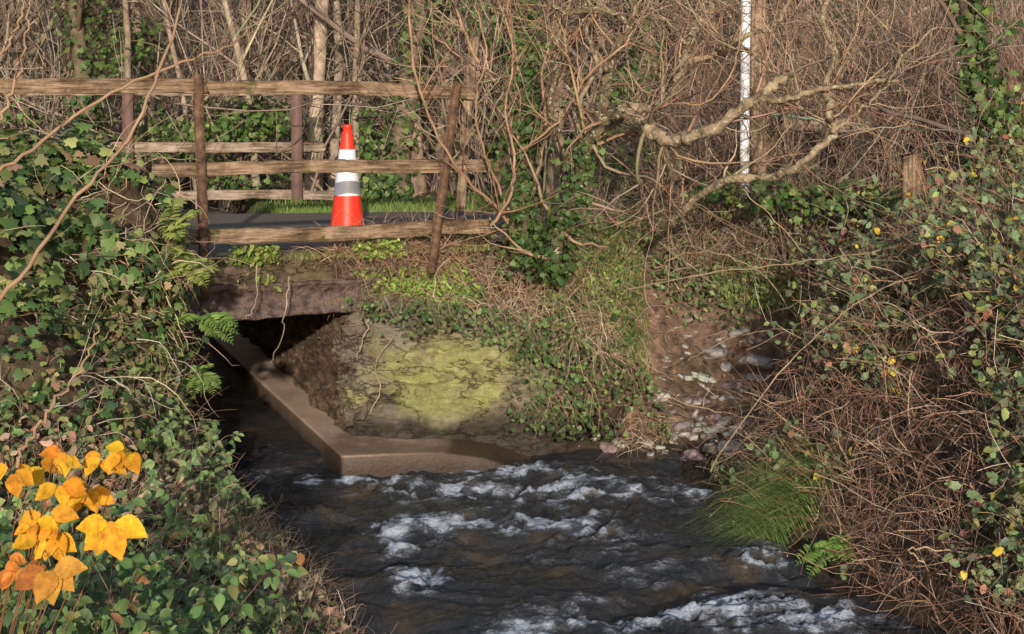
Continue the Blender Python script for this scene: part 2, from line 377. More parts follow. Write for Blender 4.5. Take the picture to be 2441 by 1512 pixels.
# ---------------------------------------------------------------- bridge
F0 = A(-2.21, 11.6); fd = nrm(A(1.76, .8)); fn_ = A(-fd[1], fd[0])
def fr(s, n, z): p = F0+fd*s+fn_*n; return A(p[0], p[1], z)
bridge = tag(empty('stone_bridge'), 'small stone culvert bridge with rusty beam and concrete ledge', 'bridge')
def prism(name, pts, z0, z1, mat, parent=None, bevel=.01):
    n = len(pts); V = [(*p[:2], z0) for p in pts]+[(*p[:2], z1) for p in pts]
    me = D.meshes.new(name); me.from_pydata(V, [], [tuple(range(n))[::-1], tuple(range(n, 2*n))]+[(i, (i+1) % n, n+(i+1) % n, n+i) for i in range(n)])
    me.materials.append(mat); o = obj(name, me, parent)
    if bevel:
        md = o.modifiers.new('b', 'BEVEL'); md.width = bevel; md.segments = 2
    return o
def ledge():
    outer = np.array([(-3.17, 17), (-2.28, 14.47), (-1.212, 11.508), (-1.200, 11.502), (-.9, 11.562), (-.5, 11.642), (-.2, 11.702), (.12, 11.77)])
    inner = np.array([(-2.75, 17), (-1.95, 14.5), (-1.16, 12.3), (-1.1, 12.3), (-.8, 12.3), (-.45, 12.3), (-.1, 12.35), (.3, 12.5)])
    top = np.array([.125, .125, .125, .125, .122, .112, .06, -.07])
    t = np.linspace(0, 1, 8); T = np.unique(np.concatenate([np.linspace(0, 1, 160), t])); ip = lambda a: np.interp(T, t, a)
    O = np.stack([ip(outer[:, 0]), ip(outer[:, 1])], 1); I = np.stack([ip(inner[:, 0]), ip(inner[:, 1])], 1); z = ip(top)
    rows = [np.column_stack([O, np.full(len(T), -.35)]), np.column_stack([O, z-.05]), np.column_stack([O, z-.005]), np.column_stack([O+(I-O)*.012, z])]
    for f in np.linspace(.08, 1, 14): rows.append(np.column_stack([O+(I-O)*f, z]))
    P = np.stack(rows, 1); n_ = fbm(P[..., 0]*9, P[..., 1]*9, P[..., 2]*9, 4); P[..., 2] += .0015*n_; P[:, :4, 1] += .003*n_[:, :4]
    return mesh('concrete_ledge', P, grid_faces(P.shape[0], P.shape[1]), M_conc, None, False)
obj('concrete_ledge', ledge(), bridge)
dk = [fr(-1.3, .22, 0), fr(1.32, .22, 0), fr(1.32, 5.0, 0), fr(-1.3, 5.0, 0)]
prism('deck', dk, 1.09, 1.47, M_beam, bridge, .0)
prof = [(.0, 1.065), (.30, 1.065), (.30, 1.09), (.2, 1.10), (.2, 1.30), (.02, 1.315), (-.005, 1.30), (.0, 1.285), (.055, 1.25), (.065, 1.19), (.05, 1.13), (.0, 1.095)]
S = np.linspace(-1.0, 1.36, 160)
V = np.array([[fr(s, n-.02+.016*fbm(s*7, i, 2, 4), z+.011*fbm(s*6, i*3, 1, 4)) for i, (n, z) in enumerate(prof)] for s in S])
idx = np.arange(V.shape[0]*len(prof)).reshape(V.shape[0], -1); nx = np.roll(idx, -1, 1)
obj('beam', mesh('beam', V, [np.stack([idx[:-1], idx[1:], nx[1:], nx[:-1]], -1).reshape(-1, 4), np.stack([idx[0], idx[-1][::-1]])], M_beam, None, False), bridge)
def rockgrid(fn, nu, nv, name, amp, colf=None, parent=None, cell=(.34, .17), lich=None, seed=1, ck=1.0):
    U, Vv = np.meshgrid(np.linspace(0, 1, nu), np.linspace(0, 1, nv), indexing='ij')
    P = fn(U, Vv); du = np.gradient(P, axis=0); dv = np.gradient(P, axis=1); N = nrm(np.cross(du, dv))
    x, y, z = P[..., 0], P[..., 1], P[..., 2]
    arc = np.cumsum(np.linalg.norm(np.diff(P, axis=0, prepend=P[:1]), axis=-1), axis=0)
    wx_, wz_ = arc/cell[0]+.5*fbm(x*5, y*5, z*7, 4), z/cell[1]+.22*arc/cell[0]+.42*fbm(x*5+9, y*5, z*7, 4)
    f1, f2, r1 = worley(wx_, wz_, seed); g1, g2, r2 = worley(wx_*2.3+5, wz_*2.3, seed+3)
    mk = sm(fbm(x*2.2, y*2.2, z*3+3, 3)*1.0+.85)
    crack = (1-sm((f2-f1)/.09))*ck*mk; crack2 = (1-sm((g2-g1)/.12))*sm(fbm(x*2, y*2, z*2+7, 2)+.3)*ck
    fine = fbm(x*14, y*14, z*24, 4)
    d = amp*(1.7*(r1-.5)+.7*(r2-.5)+1.0*fbm(x*2.5, y*2.5, z*4, 7)-1.0*crack-.4*crack2+.28*fine)
    P = P+N*d[..., None]
    c = np.ones(P.shape) if colf is None else colf(P)
    c = c*((1-.7*crack)*(1-.4*crack2)*(.78+.4*r1)*(.88+.22*r2)*(1+.22*fine))[..., None]  # relief shading painted into the colour: cracks darkened, fine bumps toned
    L_ = np.zeros(P.shape[:2]) if lich is None else lich(P)
    return obj(name, mesh(name, P, grid_faces(nu, nv), M_rock, np.concatenate([c, L_[..., None]], -1).reshape(-1, 4), False), parent)
def facefn(U, V):
    px = np.interp(U, [0, .06, .1, .3, .5, .7, .85, 1], [-1.36, -1.22, -1.17, -.6, 0, .5, .9, 1.25]); py = np.interp(U, [0, .06, .1, .3, .5, .7, .85, 1], [12.5, 12.10, 12.07, 12.10, 12.18, 12.36, 12.55, 12.95])
    top = np.interp(U, [0, .1, .3, .45, .6, .8, 1], [1.10, 1.08, 1.02, .92, .76, .5, .3])+.05*fbm(px*3, 1, 2, 3)
    z = np.where(V < .80, -.25+(top+.25)*V/.80, top+.26*(V-.80)/.20)
    back = .02*V+.09*fbm(px*1.5, z*2, 4, 2)*np.sin(V*3)*sm(U*5)+.5*np.clip((V-.76)/.24, 0, 1)**1.3*sm((U-.08)/.15)
    return np.stack([px, py+back, z], -1)
def facecol(P):
    wetf = sm((P[..., 2]-.16+.07*fbm(P[..., 0]*4, 0, 0, 3))/.12)[..., None]; br = sm((P[..., 0]-.1)/.5)[..., None]
    return (.34+.66*wetf)*((1-br)*A(1, 1, 1)+br*A(.7, .56, .48))
def lich(P):
    return sm(1.3-np.hypot((P[..., 0]+.5)/.74, (P[..., 2]-.58)/.42)+.4*fbm(P[..., 0]*4, 2, P[..., 2]*5, 4))
rockgrid(facefn, 460, 220, 'stone_abutment', .042, facecol, bridge, (.46, .21), lich, 9, .9)
def sidefn(U, V):
    y = 12.22+U*4.9; return np.stack([wall(y)+.02+0*V, y, 1.12-V*1.45], -1)
rockgrid(sidefn, 300, 80, 'side_wall', .035, lambda P: np.ones(P.shape)*A(.62, .5, .40), bridge, (.26, .10), None, 2, 1.0)
def lsidefn(U, V):
    y = 11.7+U*5.4; return np.stack([wall(y)-1.72+0*V, y, -.3+V*1.45], -1)
rockgrid(lsidefn, 120, 40, 'side_wall', .05, lambda P: np.ones(P.shape)*A(.4, .35, .3), bridge, (.22, .11))
def copefn(U, V):
    s = -.9+U*2.5; n = np.interp(V, [0, .45, .6, 1], [.02, .06, .14, .55]); z = np.interp(V, [0, .45, .6, 1], [1.31, 1.44, 1.49, 1.50])
    p = F0+fd*s[..., None]+fn_*n[..., None]; return np.concatenate([p, z[..., None]], -1)
rockgrid(copefn, 160, 40, 'coping_stones', .028, lambda P: np.ones(P.shape)*A(.68, .56, .52), bridge, (.4, .2), lambda P: .5*sm(fbm(P[..., 0]*4, P[..., 1]*4, 2, 3)+.2))

# ---------------------------------------------------------------- fences, posts
def rail(parent, p0, p1, h, d, mat, seed, name='rail'):
    p0, p1 = A(*p0), A(*p1); L = np.linalg.norm(p1-p0); n = 90
    ring = [(-.5, -.5), (.5, -.5), (.5, -.05), (.5, .5), (.44, .5), (-.42, .5), (-.5, .44), (-.5, .3), (-.5, .1), (-.5, -.2), (-.5, -.42)]
    x = np.linspace(0, L, n); V = np.zeros((n, len(ring), 3))
    for j, (a, c) in enumerate(ring):
        V[:, j, 0] = x+.02*np.sin(j*3+seed)*(np.abs(x/L-.5) > .497)
        V[:, j, 1] = a*d+.006*fbm(x*7, j*1.7, seed, 3)
        chip = .016*np.clip(fbm(x*5, j*.2, seed+8, 3)-.45, 0, 1)*(1 if abs(c) > .4 else 0)*np.sign(-c)
        V[:, j, 2] = c*h+.006*fbm(x*5, j*2.1, seed+3, 4)+.016*vn(x*.9, seed, 0)+chip
    idx = np.arange(n*len(ring)).reshape(n, -1); nx = np.roll(idx, -1, 1)
    me = mesh(name, V, [np.stack([idx[:-1], idx[1:], nx[1:], nx[:-1]], -1).reshape(-1, 4), np.stack([idx[0], idx[-1][::-1]])], mat)
    o = obj(name, me, parent); X_ = Vector(p1-p0).normalized(); Zv = Vector((0, 0, 1)); Yv = Zv.cross(X_).normalized(); Zv = X_.cross(Yv)
    o.matrix_world = Matrix.Translation(Vector(p0)) @ Matrix((X_, Yv, Zv)).transposed().to_4x4()
    return o
def hpost(parent, p0, p1, w, d, mat, face, name='post', t=.008):
    p0, p1 = Vector(p0), Vector(p1); Zv = (p1-p0).normalized(); Xv = Vector((*face, 0)); Yv = Zv.cross(Xv).normalized(); Xv = Yv.cross(Zv)
    a, c = w/2, d/2
    pr = [(-a, -c), (a, -c), (a, -c+t), (t/2, -c+t), (t/2, c-t), (a, c-t), (a, c), (-a, c), (-a, c-t), (-t/2, c-t), (-t/2, -c+t), (-a, -c+t)]
    L = (p1-p0).length; n = 40
    V = np.array([[(x+.003*vn(z*9, y*50, 1), y+.003*vn(z*9, x*50, 2), z) for x, y in pr] for z in np.linspace(0, L, n)], float)
    idx = np.arange(n*12).reshape(n, 12); nx = np.roll(idx, -1, 1)
    me = mesh(name, V, [np.stack([idx[:-1], nx[:-1], nx[1:], idx[1:]], -1).reshape(-1, 4), np.stack([idx[0][::-1], idx[-1]])], mat)
    o = obj(name, me, parent); o.matrix_world = Matrix.Translation(p0) @ Matrix((Xv, Yv, Zv)).transposed().to_4x4(); return o
fence = tag(empty('wooden_fence'), 'weathered three-rail wooden fence on rusty steel posts along bridge', 'fence', None, 'fences beside the lane')
rail(fence, fr(-2.6, 0, 2.775), fr(.02, 0, 2.752), .108, .04, M_wood, 1)
rail(fence, fr(.03, .0, 2.75), fr(2.11, 0, 2.70), .104, .04, M_wood, 2)
rail(fence, fr(-.36, 0, 2.165), fr(2.33, 0, 2.135), .098, .045, M_wood, 3)
rail(fence, fr(-.24, .02, 1.675), fr(2.25, .02, 1.655), .105, .06, M_wood, 4)
pf = fr(.0, -.055, 1.28); hpost(fence, pf, pf+A(-.06, 0, 1.56), .062, .055, M_post, fd)
pb = sight(1027, 650, 12.1); pt = sight(1090, 196, 12.18); hpost(fence, pb, pt, .055, .05, M_post, fd)
ff = tag(empty('wooden_fence'), 'weathered rail fence on brown posts beyond the lane', 'fence', None, 'fences beside the lane')
for v, u0, u1, hh in [(216, 60, 770, .12), (352, 235, 772, .11), (464, 385, 830, .10)]:
    rail(ff, sight(u0, v-(3 if v < 300 else 1), 17.0), sight(u1, v+1, 17.3), hh, .045, M_wood2, v)
for u in (310, 710):
    q = sight(u, 220, 17.08 if u == 310 else 17.2); hpost(ff, A(q[0], q[1]-.09, 1.4), A(q[0], q[1]-.09, 2.70), .115, .08, M_postfar, (1, .1))
def plank(name, pts, w, d, mat, label, cat):
    K = 24; t = np.linspace(0, 1, K); pts = np.array(pts); tt = np.linspace(0, 1, len(pts)); P = np.stack([np.interp(t, tt, pts[:, i]) for i in range(3)], 1)
    ring = [(-1, -1), (.7, -1), (1, -.6), (1, 1), (-.8, 1), (-1, .5)]
    V = np.array([[P[i]+A(a*w/2*(1+.12*vn(i*.4, j, 3)), c*d/2, .0 if 0 < i < K-1 else .03*math.sin(j*2.3)) for j, (a, c) in enumerate(ring)] for i in range(K)])
    idx = np.arange(K*6).reshape(K, 6); nx = np.roll(idx, -1, 1)
    V -= P[0]
    me = mesh(name, V, [np.stack([idx[:-1], nx[:-1], nx[1:], idx[1:]], -1).reshape(-1, 4), np.stack([idx[0][::-1], idx[-1]])], mat)
    o = obj(name, me); o.location = P[0]; return tag(o, label, cat)
M_woodv = m_wood('weathered_upright', (.48, .36, .25), (.28, .19, .13), .05, (22, 22, 1.5))
plank('wooden_stake', [sight(1098, 500, 14.6), sight(1110, 300, 14.6), sight(1130, 92, 14.6)], .085, .05, M_woodv, 'leaning grey-brown split wooden stake beyond the fence', 'stake')
plank('cut_post', [sight(2172, 560, 11.6), sight(2172, 372, 11.6)], .13, .12, M_woodv, 'short sawn wooden post standing among brambles', 'post')
hf = tag(empty('wire_fence'), 'green twine strung between old rail and hedge', 'fence')
rail(hf, sight(1860, 292, 14.3), sight(2070, 302, 14.4), .12, .04, M_wood2, 31)
acc = Acc(); t = np.linspace(0, 1, 30)
P = np.stack([sight(1840+t_*640, 272+50*t_+10*math.sin(t_*3), 13.2) for t_ in t])[None]; addtubes(acc, P, np.full((1, 30), .006), A(.18, .30, .24)[None], 5)
obj('twine', acc.mesh('twine', M_twig), hf)

# traffic cone
def lathe(name, prof, mat, parent, loc, n=48, smooth=True):
    th = np.arange(n)/n*2*np.pi; V = np.array([[(r*math.cos(a), r*math.sin(a), z) for a in th] for r, z in prof])
    idx = np.arange(len(prof)*n).reshape(len(prof), n); nx = np.roll(idx, -1, 1)
    me = mesh(name, V, [np.stack([idx[:-1], nx[:-1], nx[1:], idx[1:]], -1).reshape(-1, 4)], mat, None, smooth)
    o = obj(name, me, parent); o.location = loc; return o
cone = tag(empty('traffic_cone'), 'orange-red traffic cone with white reflective sleeve standing on lane', 'traffic cone')
cl = Vector((-1.325, 13.0, 1.525))
rc = lambda z: .146-.124*(z-.03)
bd = [(.175, .03), (.168, .045), (rc(.05), .055)]+[(rc(z), z) for z in np.linspace(.06, .345, 6)]+[(rc(z), z) for z in np.linspace(.35, .84, 8)]+[(.044, .85), (.041, .856), (.034, .862), (.033, .872), (.038, .878), (.039, .905), (.034, .913), (.02, .916), (.001, .916)]
lathe('body', bd, M_red, cone, cl)
lathe('reflective_sleeve', [(rc(.345)+.0005, .345), (rc(.345)+.004, .346)]+[(rc(z)+.004, z) for z in np.linspace(.35, .71, 9)]+[(rc(.715)+.0005, .715)], M_white, cone, cl)
prism('base', [(cl.x+a*.2, cl.y+c*.2) for a, c in [(-1, -.8), (-.8, -1), (.8, -1), (1, -.8), (1, .8), (.8, 1), (-.8, 1), (-1, .8)]], cl.z, cl.z+.04, M_black, cone, .008)

# utility pole
UD = 14.2
up = tag(empty('utility_pole'), 'wooden utility pole with galvanised steel conduit fixed to it', 'pole')
q = sight(1806, 420, UD); q[2] = 1.3
lathe('wooden_pole', [(.078, 0), (.076, 1.5), (.074, 3), (.07, 6), (.001, 6.02)], M_woodv, up, Vector(q), 24)
acc = Acc(); pp = np.array([A(q[0]-.116-.01*math.sin(z), q[1]-.055, z) for z in np.linspace(1.35, 6, 14)])[None]; addtubes(acc, pp, np.full((1, 14), .042), A(.5, .5, .5)[None], 14)
obj('conduit', acc.mesh('conduit', M_gal, True), up)

# ---------------------------------------------------------------- trees
TAN = [(.34, .265, .205), (.25, .19, .145), (.42, .34, .265), (.17, .125, .10)]  # lightened tones: haze of the far wood put into the twig colour
RED = [(.26, .155, .11), (.35, .215, .15), (.17, .11, .09), (.42, .32, .235)]
def mktree(base, h, r, col, label, ivy=0, n1=14, lean=(0, 0), name='tree', bark=None, ivyh=(0, 1), up=.06):
    e = tag(empty(name), label, 'tree', None, 'woodland trees' if name == 'tree' else None)
    a = Acc(); K = 14
    P = walk(A(*base)[None], A(lean[0], lean[1], 1)[None], h, K, .045, .03); R = r*np.linspace(1.15, .35, K)[None]; R[0, 0] *= 1.4
    addtubes(a, P, R, np.array([col]), 10)
    obj('trunk', a.mesh('trunk', bark or M_bark, True), e)
    c = Acc(); P1, R1 = grow(P, R, n1, h*.38, 7, 1.0, .14, up, .42, .12); addtubes(c, P1, R1, pal(len(P1), [col], None, .15), 5)
    P2, R2 = grow(P1, R1, 6, h*.17, 6, .8, .18, .04, .5); addtubes(c, P2, np.maximum(R2, .006), pal(len(P2), TAN, None, .15), 3)
    P3, R3 = grow(P2, R2, 4, h*.09, 4, .7, .2, .02, .5); addtubes(c, P3, np.maximum(R3, .0035), pal(len(P3), TAN), 3)
    obj('crown', c.mesh('crown', M_twig), e)
    if ivy:
        l = Acc(); t = ivyh[0]+(ivyh[1]-ivyh[0])*rng.random(ivy); kk = (t*(K-1.01)).astype(int)
        C = P[0, kk]+(P[0, kk+1]-P[0, kk])*rng.random((ivy, 1)); o = rng.normal(size=(ivy, 3)); o[:, 2] *= .3; o = nrm(o)
        C = C+o*(r+.02+.16*rng.random((ivy, 1))*(1+.8*vn(C[:, 2:3]*2.5, base[0], 0)))
        leaves(l, C, .05+.05*rng.random(ivy), IVY, pal(ivy, [(.07, .125, .035), (.115, .17, .05), (.05, .09, .03), (.16, .21, .075)]), o*1.1+A(0, -.2, .3), .4)
        obj('ivy', l.mesh('ivy', M_leaf), e)
    return e
specs = [
 (742, 18.9, .085, (.42, .33, .26), 0, 9), (795, 19.4, .055, (.38, .30, .24), 0, 8), (935, 18.6, .12, (.2, .15, .11), 1500, 8), (255, 18.9, .12, (.17, .13, .09), 1300, 8),
 (60, 20, .10, (.24, .18, .13), 0, 9), (150, 21, .10, (.26, .19, .14), 0, 8), (430, 20, .09, (.28, .21, .17), 300, 8), (560, 20.5, .10, (.30, .23, .18), 0, 9), (612, 18.4, .04, (.36, .29, .22), 0, 6),
 (1000, 18.6, .07, (.34, .24, .18), 0, 8), (1060, 19.5, .10, (.32, .24, .18), 200, 9), (1190, 18.8, .09, (.22, .16, .12), 800, 8), (1320, 19, .08, (.32, .25, .18), 0, 7), (1490, 18.5, .09, (.22, .17, .12), 1000, 8),
 (1620, 20, .11, (.30, .23, .17), 0, 8), (1930, 20, .12, (.30, .23, .17), 0, 8), (2080, 19, .07, (.34, .26, .2), 0, 7), (2230, 19, .10, (.30, .22, .17), 0, 8), (2395, 13.2, .07, (.14, .11, .08), 1300, 6), (-120, 20, .13, (.24, .18, .13), 300, 9), (2560, 18, .12, (.24, .18, .13), 300, 9), (360, 24, .14, (.32, .25, .2), 0, 9), (870, 23, .12, (.34, .27, .21), 0, 9), (1760, 24, .13, (.3, .24, .19), 0, 9), (660, 22, .10, (.34, .27, .21), 0, 9), (500, 18.7, .04, (.34, .26, .2), 0, 6), (330, 19, .05, (.3, .23, .18), 0, 7), (1400, 20, .09, (.34, .27, .2), 0, 8), (850, 18.6, .04, (.34, .26, .2), 0, 6)]
for u, d, r, col, iv, h in specs:
    x = (u-HX)/F*d; b0 = (x, d, float(H(x, d))-.1)
    lab = ('ivy-clad tree trunk' if iv > 600 else 'pale bare trunk' if col[0] > .37 else 'bare brown winter tree')+' standing on the wooded slope'
    mktree(b0, h, r, col, lab, iv, 10, (rng.normal()*.06, rng.normal()*.04))

def spline(pts, K):
    pts = np.array(pts, float); n = len(pts); t = np.linspace(0, n-1.0001, K); i = t.astype(int); f = (t-i)[:, None]
    g = lambda j: pts[np.clip(j, 0, n-1)]
    p0, p1, p2, p3 = g(i-1), g(i), g(i+1), g(i+2)
    return .5*((2*p1)+(-p0+p2)*f+(2*p0-5*p1+4*p2-p3)*f**2+(-p0+3*p1-3*p2+p3)*f**3)
def limb(acc, pts, r0, r1, col, K=26, sides=8, knob=.12, jit=.006):
    P = spline([sight(*p) for p in pts], K)+jit*rng.normal(size=(K, 3)); R = np.linspace(r0, r1, K)*(1+knob*rng.normal(size=K))
    addtubes(acc, P[None], R[None], np.array([col]), sides); return P[None], R[None]
e = tag(empty('hawthorn_tree'), 'gnarled lichen-covered tree with twisted horizontal bare limbs', 'tree')
tr = Acc(); br = Acc(); LB = (.31, .235, .16)
LD = (.17, .135, .085)
T1 = limb(tr, [(1315, 640, 12.4), (1345, 520, 12.3), (1385, 430, 12.2), (1400, 350, 12.1), (1440, 290, 11.95), (1490, 262, 11.85)], .056, .048, LD, 34, 12, .14, .012)
L = [limb(br, [(1480, 264, 11.87), (1530, 285, 11.8), (1560, 325, 11.7), (1625, 338, 11.6), (1690, 310, 11.5), (1760, 265, 11.45), (1815, 228, 11.4), (1850, 195, 11.4), (1890, 176, 11.4)], .050, .034, LB, 44, 12, .14, .010),
     limb(br, [(1470, 268, 11.87), (1550, 258, 12.0), (1605, 215, 12.0), (1630, 150, 12.0), (1655, 70, 12.1), (1700, 10, 12.1), (1720, -60, 12.1)], .042, .03, LB, 44, 12, .14, .010),
     limb(br, [(1435, 295, 12.0), (1440, 200, 12.1), (1475, 110, 12.1), (1510, 40, 12.1), (1500, -50, 12.2)], .040, .03, LD, 34, 10, .14, .012),
     limb(br, [(1810, 232, 11.4), (1880, 236, 11.4), (1960, 212, 11.4), (2050, 200, 11.4), (2140, 190, 11.4)], .026, .014, LB),
     limb(br, [(1590, 540, 12.2), (1650, 480, 11.9), (1745, 428, 11.6), (1850, 420, 11.5), (1925, 375, 11.4), (1985, 318, 11.4), (1975, 262, 11.4), (1965, 200, 11.5), (1990, 120, 11.5), (1960, 60, 11.5), (1985, -40, 11.5)], .032, .022, LB, 54, 10, .14, .012),
     limb(br, [(1985, 315, 11.4), (2040, 270, 11.4), (2100, 215, 11.3), (2160, 130, 11.3), (2240, 60, 11.3)], .016, .008, LB, 26, 8, .12, .012),
     limb(br, [(1630, 150, 12.0), (1700, 130, 12.0), (1760, 90, 11.9), (1850, 60, 11.9), (1880, 0, 11.9)], .024, .014, LB),
     limb(br, [(1385, 430, 12.2), (1335, 330, 12.3), (1310, 240, 12.4), (1345, 120, 12.5), (1330, -30, 12.5)], .032, .018, LD),
     limb(br, [(1500, 60, 12.1), (1440, 20, 12.2), (1350, 30, 12.1), (1290, -10, 12.1)], .026, .016, LD),
     limb(br, [(1395, 380, 12.1), (1380, 250, 12.2), (1420, 150, 12.2), (1390, 40, 12.3), (1410, -40, 12.3)], .026, .014, LB),
     limb(br, [(1560, 325, 11.7), (1600, 420, 11.8), (1590, 520, 12.0)], .020, .012, LD),
     limb(br, [(1860, 195, 11.4), (1800, 130, 11.6), (1740, 110, 11.7), (1680, 60, 11.8)], .022, .012, LB)]
obj('trunk', tr.mesh('trunk', M_barkl, True), e); obj('branch', br.mesh('branch', M_barkl, True), e)
tw = Acc()
for P, R in L+[T1]:
    P1, R1 = grow(P, R, 14, .7, 8, .9, .20, .03, .34, .05); P1[:, :, 1] += np.linspace(0, .3, 8)[None]; addtubes(tw, P1, R1, pal(len(P1), [(.34, .25, .17), (.34, .21, .14)]), 4)
    P2, R2 = grow(P1, R1, 4, .4, 6, .7, .17, .02, .6); addtubes(tw, P2, np.maximum(R2, .0028), pal(len(P2), RED), 3)
    P3, R3 = grow(P2, R2, 1, .2, 4, .7, .15, .02, .6); addtubes(tw, P3, np.maximum(R3, .002), pal(len(P3), RED), 3)
obj('twigs', tw.mesh('twigs', M_twig), e)
l = Acc(); n = 900; k_ = np.minimum((22*rng.random(n)**1.5).astype(int), 32); o = nrm(rng.normal(size=(n, 3))); C = T1[0][0, k_]+o*(.05+.16*rng.random((n, 1))**1.5)
leaves(l, C, .025+.035*rng.random(n), IVY, pal(n, [(.07, .13, .04), (.115, .175, .055), (.05, .09, .03)]), o+A(0, -.3, .3), .5); obj('ivy', l.mesh('ivy', M_leaf), e)

e = tag(empty('coppiced_shrub'), 'bare shrub with long curving reddish shoots beside the fence end', 'shrub')
sh = Acc(); SC = (.36, .23, .15)
Ls = [limb(sh, p, a, c, SC, 30, 6, .05) for p, a, c in [
 ([(1225, 560, 12.6), (1180, 490, 12.4), (1110, 430, 12.2), (1040, 320, 12.0), (990, 180, 11.9), (975, 20, 11.9), (985, -50, 11.9)], .013, .008),
 ([(1240, 205, 12.6), (1190, 195, 12.5), (1140, 150, 12.4), (1100, 60, 12.3), (1070, -40, 12.3)], .017, .012),
 ([(1235, 560, 12.6), (1225, 440, 12.5), (1232, 330, 12.5), (1240, 200, 12.5), (1215, 60, 12.5), (1210, -40, 12.5)], .020, .012),
 ([(1210, 500, 12.5), (1160, 380, 12.3), (1130, 250, 12.2), (1160, 120, 12.2), (1130, 10, 12.2)], .012, .006),
 ([(1250, 500, 12.6), (1300, 330, 12.5), (1290, 180, 12.4), (1330, 60, 12.4), (1380, -30, 12.4)], .014, .008),
 ([(1170, 540, 12.4), (1215, 470, 12.3), (1225, 370, 12.3), (1205, 260, 12.3), (1225, 120, 12.3), (1180, -20, 12.3)], .014, .007),
 ([(1250, 560, 12.7), (1270, 400, 12.8), (1190, 230, 12.9), (1090, 130, 13), (1000, 60, 13)], .012, .006),
 ([(1490, 160, 12.0), (1540, 220, 11.8), (1630, 250, 11.6), (1700, 235, 11.5), (1750, 150, 11.5), (1770, 40, 11.5)], .008, .006),
 ([(1240, 360, 12.4), (1330, 290, 12.2), (1400, 180, 12.0), (1500, 90, 11.9), (1560, -30, 11.9)], .011, .006)]]
obj('stem', sh.mesh('stem', M_twig, True), e); tw = Acc()
for P, R in Ls:
    P1, R1 = grow(P, R, 13, .6, 6, .7, .12, .07, .5, .03); addtubes(tw, P1, R1, pal(len(P1), RED), 4)
    P2, R2 = grow(P1, R1, 3, .3, 5, .6, .13, .03, .6); addtubes(tw, P2, np.maximum(R2, .0025), pal(len(P2), RED), 3)
obj('twigs', tw.mesh('twigs', M_twig), e)
e = tag(empty('ivy_clad_stem'), 'upright dead stem wrapped in dark green ivy', 'plant'); a_ = Acc()
P, R = limb(a_, [(1255, 620, 12.5), (1250, 480, 12.5), (1240, 340, 12.5), (1250, 200, 12.5), (1235, 60, 12.6)], .035, .02, (.12, .09, .06)); obj('stem', a_.mesh('stem', M_bark, True), e)
n = 1900; k_ = np.minimum((24*rng.random(n)**1.1).astype(int), 24); o = nrm(rng.normal(size=(n, 3))); C = P[0, k_]+o*(.02+.20*rng.random((n, 1))**1.5)*A(1.3, 1, 1.2)*(1+.7*vn(k_*.8, 0, 0))[:, None]; l = Acc()
leaves(l, C, .025+.035*rng.random(n), IVY, pal(n, [(.07, .13, .04), (.115, .175, .055), (.05, .09, .03)]), o+A(0, -.3, .3), .5); obj('ivy', l.mesh('ivy', M_leaf), e)

# ---------------------------------------------------------------- background thicket (stuff)
acc = Acc()
N = 1000; by = 18.3+16*rng.random(N)**1.1; bx = (rng.random(N)-.5)*(by*.75+2)
keep = ~((by < 19.5) & (rng.random(N) < .5)); bx, by = bx[keep], by[keep]; N = len(bx)
B = np.repeat(pts_on(bx, by), 3, 0)+rng.normal(size=(N*3, 3))*A(.15, .15, 0)
P = walk(B, A(0, 0, 1)+.35*rng.normal(size=(len(B), 3)), 1.4+3.2*rng.random(len(B)), 8, .13, .03); R = taper(.007+.015*rng.random(len(B)), 8); addtubes(acc, P, R, pal(len(B), TAN, [3, 3, 2, 2], .25), 4)
P1, R1 = grow(P, R, 3, .9, 6, .8, .18, .03, .6); addtubes(acc, P1, R1, pal(len(P1), TAN, [3, 3, 3, 1], .25), 3)
P2, R2 = grow(P1, R1, 3, .4, 4, .8, .2, .0, .7); addtubes(acc, P2, np.maximum(R2, .0035), pal(len(P2), TAN, [3, 2, 3, 1], .25), 3)
tag(obj('woodland_undergrowth', acc.mesh('woodland_undergrowth', M_twig)), 'dense tangle of bare brown woodland saplings and twigs', 'undergrowth', 'stuff')
acc = Acc()
N = 1150; by = 13.2+5.3*rng.random(N); bx = 1.0+(by*.36-.6)*rng.random(N)
inf = (by < UD+.1) & (np.abs(bx-(q[0]-.05)*by/UD) < .28)
kp = (H(bx, by) > .9) & ~((bx < 1.35) & (by > 13.6)) & ~gully(bx, by); bx, by, inf = bx[kp], by[kp], inf[kp]; N = len(bx)
B = np.repeat(pts_on(bx, by), 3, 0)
hh = np.repeat(np.interp(bx, [.6, 1.6, 3], [.5, .9, 1.9])*np.where(inf, .45, np.where(by < UD, .6, 1.1)), 3)
P = walk(B, A(0, -.1, 1)+.4*rng.normal(size=(len(B), 3)), hh*(.5+rng.random(len(B))), 8, .16, .0); R = taper(.004+.007*rng.random(len(B)), 8); addtubes(acc, P, R, pal(len(B), RED+TAN, None, .25), 3)
P1, R1 = grow(P, R, 3, .4, 5, .8, .2, .0, .6); addtubes(acc, P1, np.maximum(R1, .002), pal(len(P1), RED+TAN, None, .25), 3)
tag(obj('hedge_thicket', acc.mesh('hedge_thicket', M_twig)), 'bare reddish-brown hedge thicket beside the lane', 'hedge', 'stuff')
acc = Acc()
